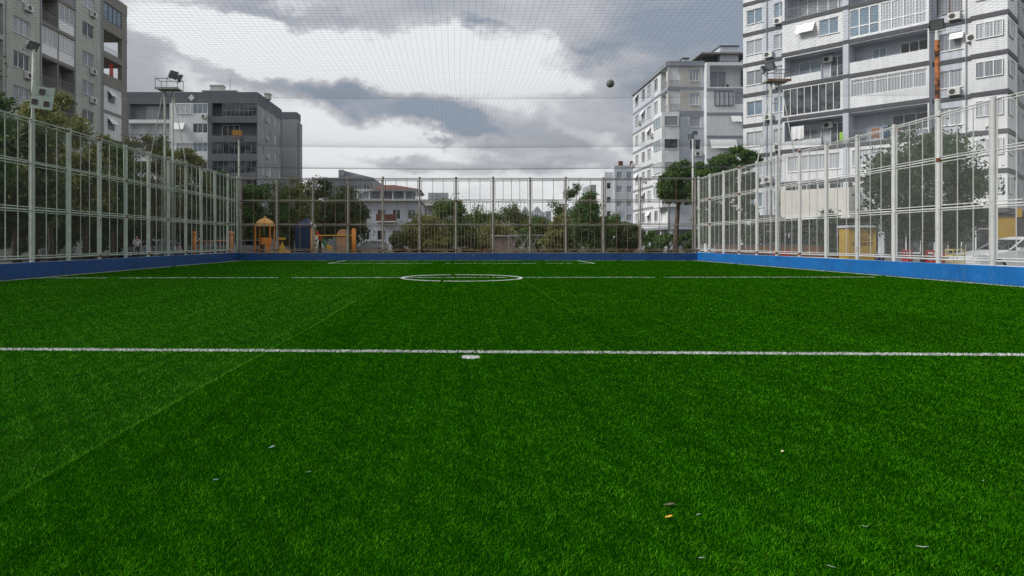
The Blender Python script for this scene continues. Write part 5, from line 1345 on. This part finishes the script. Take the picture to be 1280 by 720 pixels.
# bench for the seated one
t = empty('bench', (PX(182, 46.5), 46.8, 0), label='low grey bench behind the left fence where a person sits', cat='bench')
g = MB(); g.box(-.8, .8, -.22, .22, .40, .46, M['pl_grey']); g.build('seat', t)
for a in (-.6, .6): g = MB(); g.box(a - .06, a + .06, -.18, .18, 0, .399, M['pl_grey']); g.build('leg', t)
person('person in a lavender shirt sitting on the low bench behind the left fence', PX(182, 46.5), 46.75, math.radians(20), surf('lavender_cotton', (.26, .26, .48), .9, .1, 4), surf('grey_trousers', (.12, .12, .13), .9, .2, 4), True)

# ------------------------------------------------------------------ vehicles
M['tyre'] = surf('tyre_rubber', (.02, .02, .02), .9, .2, 5); M['rim'] = surf('alloy', (.40, .41, .42), .35, .1, 4, metal=.6)
M['lightlens'] = surf('headlight_lens', (.50, .52, .54), .1, .1, 4, spec=.7); M['carglass'] = surf('dark_car_glass', (.02, .025, .03), .05, .2, 1, spec=.8); M['tail'] = surf('red_lens', (.30, .01, .01), .2, .1, 3)
def car(label, x, y, rz, paint, L=4.3, Ht=1.45, group='parked cars'):
    """hatchback pointing to -x, built from cross-sections along its length"""
    t = empty('parked_car', (x, y, 0), rz, label=label, cat='car', group=group)
    W = .88; h = L / 2
    st = [(-h, .42, .62, .0), (-h + .08, .28, .74, .0), (-h + .5, .22, .86, 0), (-h + 1.15, .2, .97, 0), (-h + 1.9, .2, .98, 0), (0.1, .2, .98, 0), (h - .9, .2, 1.0, 0), (h - .25, .24, 1.0, 0), (h - .03, .3, .92, 0), (h, .42, .7, 0)]
    vs = []; fs = []
    for (xx, zb, zt, _) in st:
        w = W * (.86 if abs(xx) > h - .05 else (.95 if abs(xx) > h - .3 else 1))
        ring = [(-w * .9, zb), (w * .9, zb), (w, zb + .12), (w * 1.0, (zb + zt) / 2 + .05), (w * .96, zt - .06), (w * .84, zt), (-w * .84, zt), (-w * .96, zt - .06), (-w, (zb + zt) / 2 + .05), (-w, zb + .12)]
        vs += [(xx, a, b) for a, b in ring]
    n = 10
    for i in range(len(st) - 1):
        for k in range(n): fs.append((i * n + k, i * n + (k + 1) % n, (i + 1) * n + (k + 1) % n, (i + 1) * n + k))
    fs += [tuple(range(n))[::-1], tuple((len(st) - 1) * n + k for k in range(n))]
    g = MB(); g.add(vs, fs, paint)
    # cabin
    cb = [(-h + 1.25, .96, .80), (-h + 1.95, Ht - .08, .66), (-h + 2.4, Ht, .64), (h - 1.1, Ht - .01, .64), (h - .5, Ht - .10, .62), (h - .12, .99, .78)]
    # roof shell and pillars: outer body colour for roof, glass prism below
    vs = []; 
    for (xx, zz_, w) in cb[1:5]: vs += [(xx, -w, zz_ - .05), (xx, w, zz_ - .05), (xx, w * .9, zz_), (xx, -w * .9, zz_)]
    fs = []
    for i in range(3):
        for k in range(4): fs.append((i * 4 + k, i * 4 + (k + 1) % 4, (i + 1) * 4 + (k + 1) % 4, (i + 1) * 4 + k))
    fs += [(3, 2, 1, 0), (12, 13, 14, 15)]; g.add(vs, fs, paint)
    for sgn in (-1, 1):
        for (a, b) in (((-h + 1.27, .80, .97), (-h + 1.97, .665, Ht - .07)), ((h - .14, .79, .99), (h - .55, .63, Ht - .1)), ((.12, .825, .98), (.08, .655, Ht - .04)), ((h - 1.15, .825, 1.0), (h - 1.0, .655, Ht - .05))):
            g.tube([(a[0], sgn * a[1], a[2]), (b[0], sgn * b[1], b[2])], .035, paint, 6)
    g.build('body', t, smooth=False, bevel=.012)
    g = MB(); vs = []
    for (xx, zz_, w) in cb: vs += [(xx, -w * .985, .955), (xx, w * .985, .955), (xx, w * (.97 if zz_ > 1.1 else .985), max(zz_ - .04, .957)), (xx, -w * (.97 if zz_ > 1.1 else .985), max(zz_ - .04, .957))]
    base = .80
    for i, (xx, zz_, w) in enumerate(cb):
        vs[i * 4] = (xx, -base, .955); vs[i * 4 + 1] = (xx, base, .955)
    fs = []
    for i in range(len(cb) - 1):
        for k in range(4): fs.append((i * 4 + k, i * 4 + (k + 1) % 4, (i + 1) * 4 + (k + 1) % 4, (i + 1) * 4 + k))
    g.add(vs, fs, M['carglass']); g.build('windows', t)
    for sx_ in (-h + .78, h - .78):
        for sy in (-1, 1):
            wv = empty_wheel = MB(); wv.tube([(sx_, sy * .70, .31), (sx_, sy * .885, .31)], .31, M['tyre'], 18); wo_ = wv.build('wheel', t)
            g = MB(); g.tube([(sx_, sy * .888, .31), (sx_, sy * .90, .31)], .20, M['rim'], 14); g.build('rim', wo_)
    for sy in (-1, 1):
        g = MB(); g.hexa([(-h + .02, sy * .48, .62), (-h + .02, sy * .80, .64), (-h + .25, sy * .875, .66), (-h + .2, sy * .48, .64), (-h + .04, sy * .48, .74), (-h + .04, sy * .80, .76), (-h + .3, sy * .88, .78), (-h + .2, sy * .48, .76)], M['lightlens']); g.build('headlight', t)
        g = MB(); g.box(h - .10, h + .012, sy * .60 - .12, sy * .60 + .12, .74, .9, M['tail']); g.build('tail_light', t)
        g = MB(); g.box(-h + 1.5, -h + 1.68, min(sy * .87, sy * 1.02), max(sy * .87, sy * 1.02), .95, 1.07, paint); g.build('mirror', t)
    return t
M['car_white'] = surf('white_car_paint', (.66, .67, .68), .25, .04, 1, spec=.5); M['car_silver'] = surf('silver_car_paint', (.36, .38, .40), .25, .05, 1, metal=.3, spec=.5)
M['car_blue'] = surf('dark_blue_car_paint', (.03, .06, .15), .25, .05, 1, spec=.5); M['car_red'] = surf('dark_red_car_paint', (.25, .02, .02), .25, .05, 1, spec=.5)
car('white hatchback parked side-on behind the right fence', 22.6, 27.0, 0, M['car_white'], 4.5, 1.5)
car('silver car parked behind the left fence just beyond the two people', PX(190, 54), 54, .1, M['car_silver'])
car('white car parked beyond the left floodlight tower', PX(230, 66), 66, 0, M['car_white'])
car('pale car parked near the left orange pillar', PX(262, 63), 63, .05, M['car_silver'])
car('white car parked left of the domed playhouse', PX(308, 64), 64, 0, M['car_white'])
car('silver car parked in front of the white house with the red roof', PX(462, 78), 78, 0, M['car_silver'])

# ------------------------------------------------------------------ kiosk, crates and street things on the right
t = empty('kiosk', (PX(1078, 40), 40, 0), -.15, label='yellow market kiosk with lettering behind the right fence', cat='kiosk')
M['kiosk'] = surf('ochre_yellow_panel', (.42, .27, .05), .6, .2, 1.5, streak=.2)
g = MB(); a = 16 / F * 40; zt = PZ(284.5, 40); g.box(-a, a, 0, 1.4, 0, zt, M['kiosk']); g.build('wall', t)
g = MB(); g.box(-a - .1, a + .1, -.2, 1.5, zt + .003, zt + .14, M['pl_lav']); g.build('roof', t)
for txt, z_, sz in (('ISIZ', PZ(300.5, 40), .24), ('MARKET', PZ(307, 40), .24)):
    cu = bpy.data.curves.new('lettering', 'FONT'); cu.body = txt; cu.size = sz * 1.3; cu.align_x = 'CENTER'; cu.extrude = .004
    o = bpy.data.objects.new('lettering', cu); COL.objects.link(o); me = bpy.data.meshes.new_from_object(o); bpy.data.objects.remove(o)
    o = bpy.data.objects.new('lettering', me); me.materials.append(M['maroon']); COL.objects.link(o); o.parent = t; o.location = (.02, -.012, z_); o.rotation_euler = (PI / 2, 0, 0)
t = empty('kiosk', (PX(1256, 44), 44, 0), -.2, label='ochre kiosk panel behind the white hatchback near the right edge', cat='kiosk')
g = MB(); g.box(-.62, .62, 0, .5, 0, PZ(271, 44), M['kiosk']); g.build('wall', t); g = MB(); g.box(-.7, .7, -.06, .56, PZ(271, 44) + .003, PZ(271, 44) + .1, M['band']); g.build('roof', t)
g = MB(); g.box(-.28, .28, -.02, .02, -.35, .35, M['yellow']); g.box(-.02, .02, .021, .5, -.02, .02, M['metal'])
D = 21.5; tag(g.build('hanging_sign', loc=tuple(at(1274, 266, 24))), 'small yellow sign hanging on the right fence near the photo edge', 'sign')
bpy.data.objects['hanging_sign'].scale = (.33, 1, .45)
def crate(label, px, py0, py1, D, wpx, mat, zb=None):
    g = MB(); w = wpx / F * D; z1 = PZ(py0, D); h_ = z1
    t = empty('crate_stack', (PX(px, D), D, 0), label=label, cat='crates')
    n = 2; 
    for k in range(n):
        g = MB(); a, b = h_ * k / n + .01, h_ * (k + 1) / n - .01
        g.box(-w / 2, w / 2, -.2, .2, a, a + .03, mat)
        for z in np.linspace(a + .05, b - .05, 3):
            g.box(-w / 2, w / 2, -.2, -.18, z, z + .05, mat); g.box(-w / 2, w / 2, .18, .2, z, z + .05, mat); g.box(-w / 2, -w / 2 + .02, -.179, .179, z, z + .05, mat); g.box(w / 2 - .02, w / 2, -.179, .179, z, z + .05, mat)
        for sx_ in (-1, 1):
            for sy in (-1, 1): g.box(sx_ * w / 2 - .03 * (sx_ > 0) + .002, sx_ * w / 2 + .03 * (sx_ < 0) - .002, sy * .2 - .03 * (sy > 0), sy * .2 + .03 * (sy < 0), a + .031, b, mat)
        g.build('crate', t)
crate('stack of red crates just left of the rusty pole', 1169, 313, 325, 24.5, 14, M['red'])
crate('slim red crates behind the right fence, midway between kiosk and rusty pole', 1134, 312, 325, 26, 5, M['red'])
crate('yellow crates between the rusty pole and the white hatchback', 1194, 311, 325, 24.5, 15, surf('pale_yellow_crate', (.58, .50, .18), .6, .15, 4))
crate('blue crates near the foot of the yellow kiosk', 1099, 317, 325, 33, 6, M['navy'])

M['terra'] = surf('terracotta_render', (.30, .15, .08), .85, .25, 1.5, bump=.2, streak=.3)
g = MB(); g.box(0, 9.6, 0, .25, 0, PZ(307, 47.5), M['terra']); g.box(-.05, 9.65, -.03, .28, PZ(307, 47.5) + .002, PZ(306, 47.5), M['pave'])
tag(g.build('garden_wall', loc=(18.2, 47.5, 0)), 'low terracotta garden wall beyond the right fence near the large pine', 'wall')
t = empty('bench', (PX(976, 40), 40, 0), label='low red bench behind the right fence', cat='bench')
g = MB(); g.box(-.6, .6, -.2, .2, .42, .47, M['red']); g.build('seat', t); g = MB(); g.box(-.6, .6, .2, .24, .5, .78, M['red']); g.build('backrest', t)
for a in (-.5, .5): g = MB(); g.box(a - .04, a + .04, -.18, .19, 0, .419, M['metal']); g.box(a - .03, a + .03, .241, .27, 0, .75, M['metal']); g.build('leg', t)
# ------------------------------------------------------------------ litter on the turf
def gp(px, py): D = H * F / (py - VY); return ((px - VX) / F * D, D)
def leaf(name, label, px, py, size, mat, cat, curl=.3, ar=.45, rz=0):
    x_, y_ = gp(px, py); g = MB(); s = size * .8; rr = random.Random(px * 7 + py)
    vs = []; n = 6
    for i in range(n + 1):
        u_ = i / n - .5; w_ = math.sin(PI * (i + .12) / (n + .24)) * ar * s * rr.uniform(.6, 1.3)
        z_ = .017 + rr.uniform(0, .08) * s + curl * .45 * s * u_ * (1 + u_)
        vs += [(u_ * s, -w_ / 2, z_ + .15 * w_), (u_ * s, 0, z_), (u_ * s, w_ / 2, z_ + .15 * w_)]
    fs = []
    for i in range(n):
        for k in range(2): fs.append((i * 3 + k, i * 3 + k + 1, i * 3 + k + 4, i * 3 + k + 3))
    g.add(vs, fs, mat); o = g.build(name, loc=(x_, y_, 0), smooth=True); o.rotation_euler = (0, 0, rz)
    sm = o.modifiers.new('thickness', 'SOLIDIFY'); sm.thickness = .0015
    return tag(o, label, cat)
M['yleaf'] = surf('yellow_leaf', (.62, .36, .03), .6, .2, 40); M['pleaf'] = surf('pale_leaf', (.55, .50, .28), .6, .2, 40)
M['wleaf'] = surf('white_scrap', (.22, .30, .20), .7, .2, 40); M['bleaf'] = surf('blue_grey_scrap', (.16, .24, .26), .7, .3, 60); M['brleaf'] = surf('brown_leaf', (.12, .09, .07), .8, .3, 40)
leaf('fallen_leaf', 'bright yellow leaf on the turf near the lower right', 836, 651, .045, M['yleaf'], 'leaf', .5, .55, .1)
leaf('fallen_leaf', 'pale yellow leaf standing on the turf right of centre', 978, 568, .028, M['pleaf'], 'leaf', .9, .7, .6)
leaf('fallen_leaf', 'dull brown leaf just above the bright yellow one', 838, 636, .085, M['brleaf'], 'leaf', .1, .3, 0)
leaf('scrap', 'blue-grey scrap in the left centre of the turf', 340, 563, .05, M['bleaf'], 'litter', .5, .8, .3)
leaf('scrap', 'small grey scrap left of centre in the foreground', 270, 604, .04, M['bleaf'], 'litter', .3, .4, .1)
leaf('scrap', 'small whitish scrap right of the blue-grey scrap', 386, 594, .045, M['wleaf'], 'litter', .6, .3, -.5)
leaf('scrap', 'pale torn scrap in the lower right foreground', 1153, 689, .06, M['wleaf'], 'litter', .4, .3, -.5)
leaf('scrap', 'white sliver at the bottom edge right of centre', 877, 703, .04, M['wleaf'], 'litter', .3, .25, -.1)
leaf('scrap', 'thin white sliver at the bottom edge near the lower right', 1039, 714, .05, M['wleaf'], 'litter', .3, .16, -1.0)
leaf('scrap', 'thin pale sliver above the lower right foreground', 1081, 663, .04, M['wleaf'], 'litter', .4, .2, -.6)
leaf('scrap', 'faint white sliver right of the bright yellow leaf', 873, 648, .04, M['wleaf'], 'litter', .3, .2, .3)
leaf('scrap', 'tiny white fleck at the right of the turf', 1229, 605, .02, M['wleaf'], 'litter', .3, .5, .3)

sc.render.engine = 'CYCLES'
sc.cycles.max_bounces = 6; sc.cycles.diffuse_bounces = 3; sc.cycles.transparent_max_bounces = 8
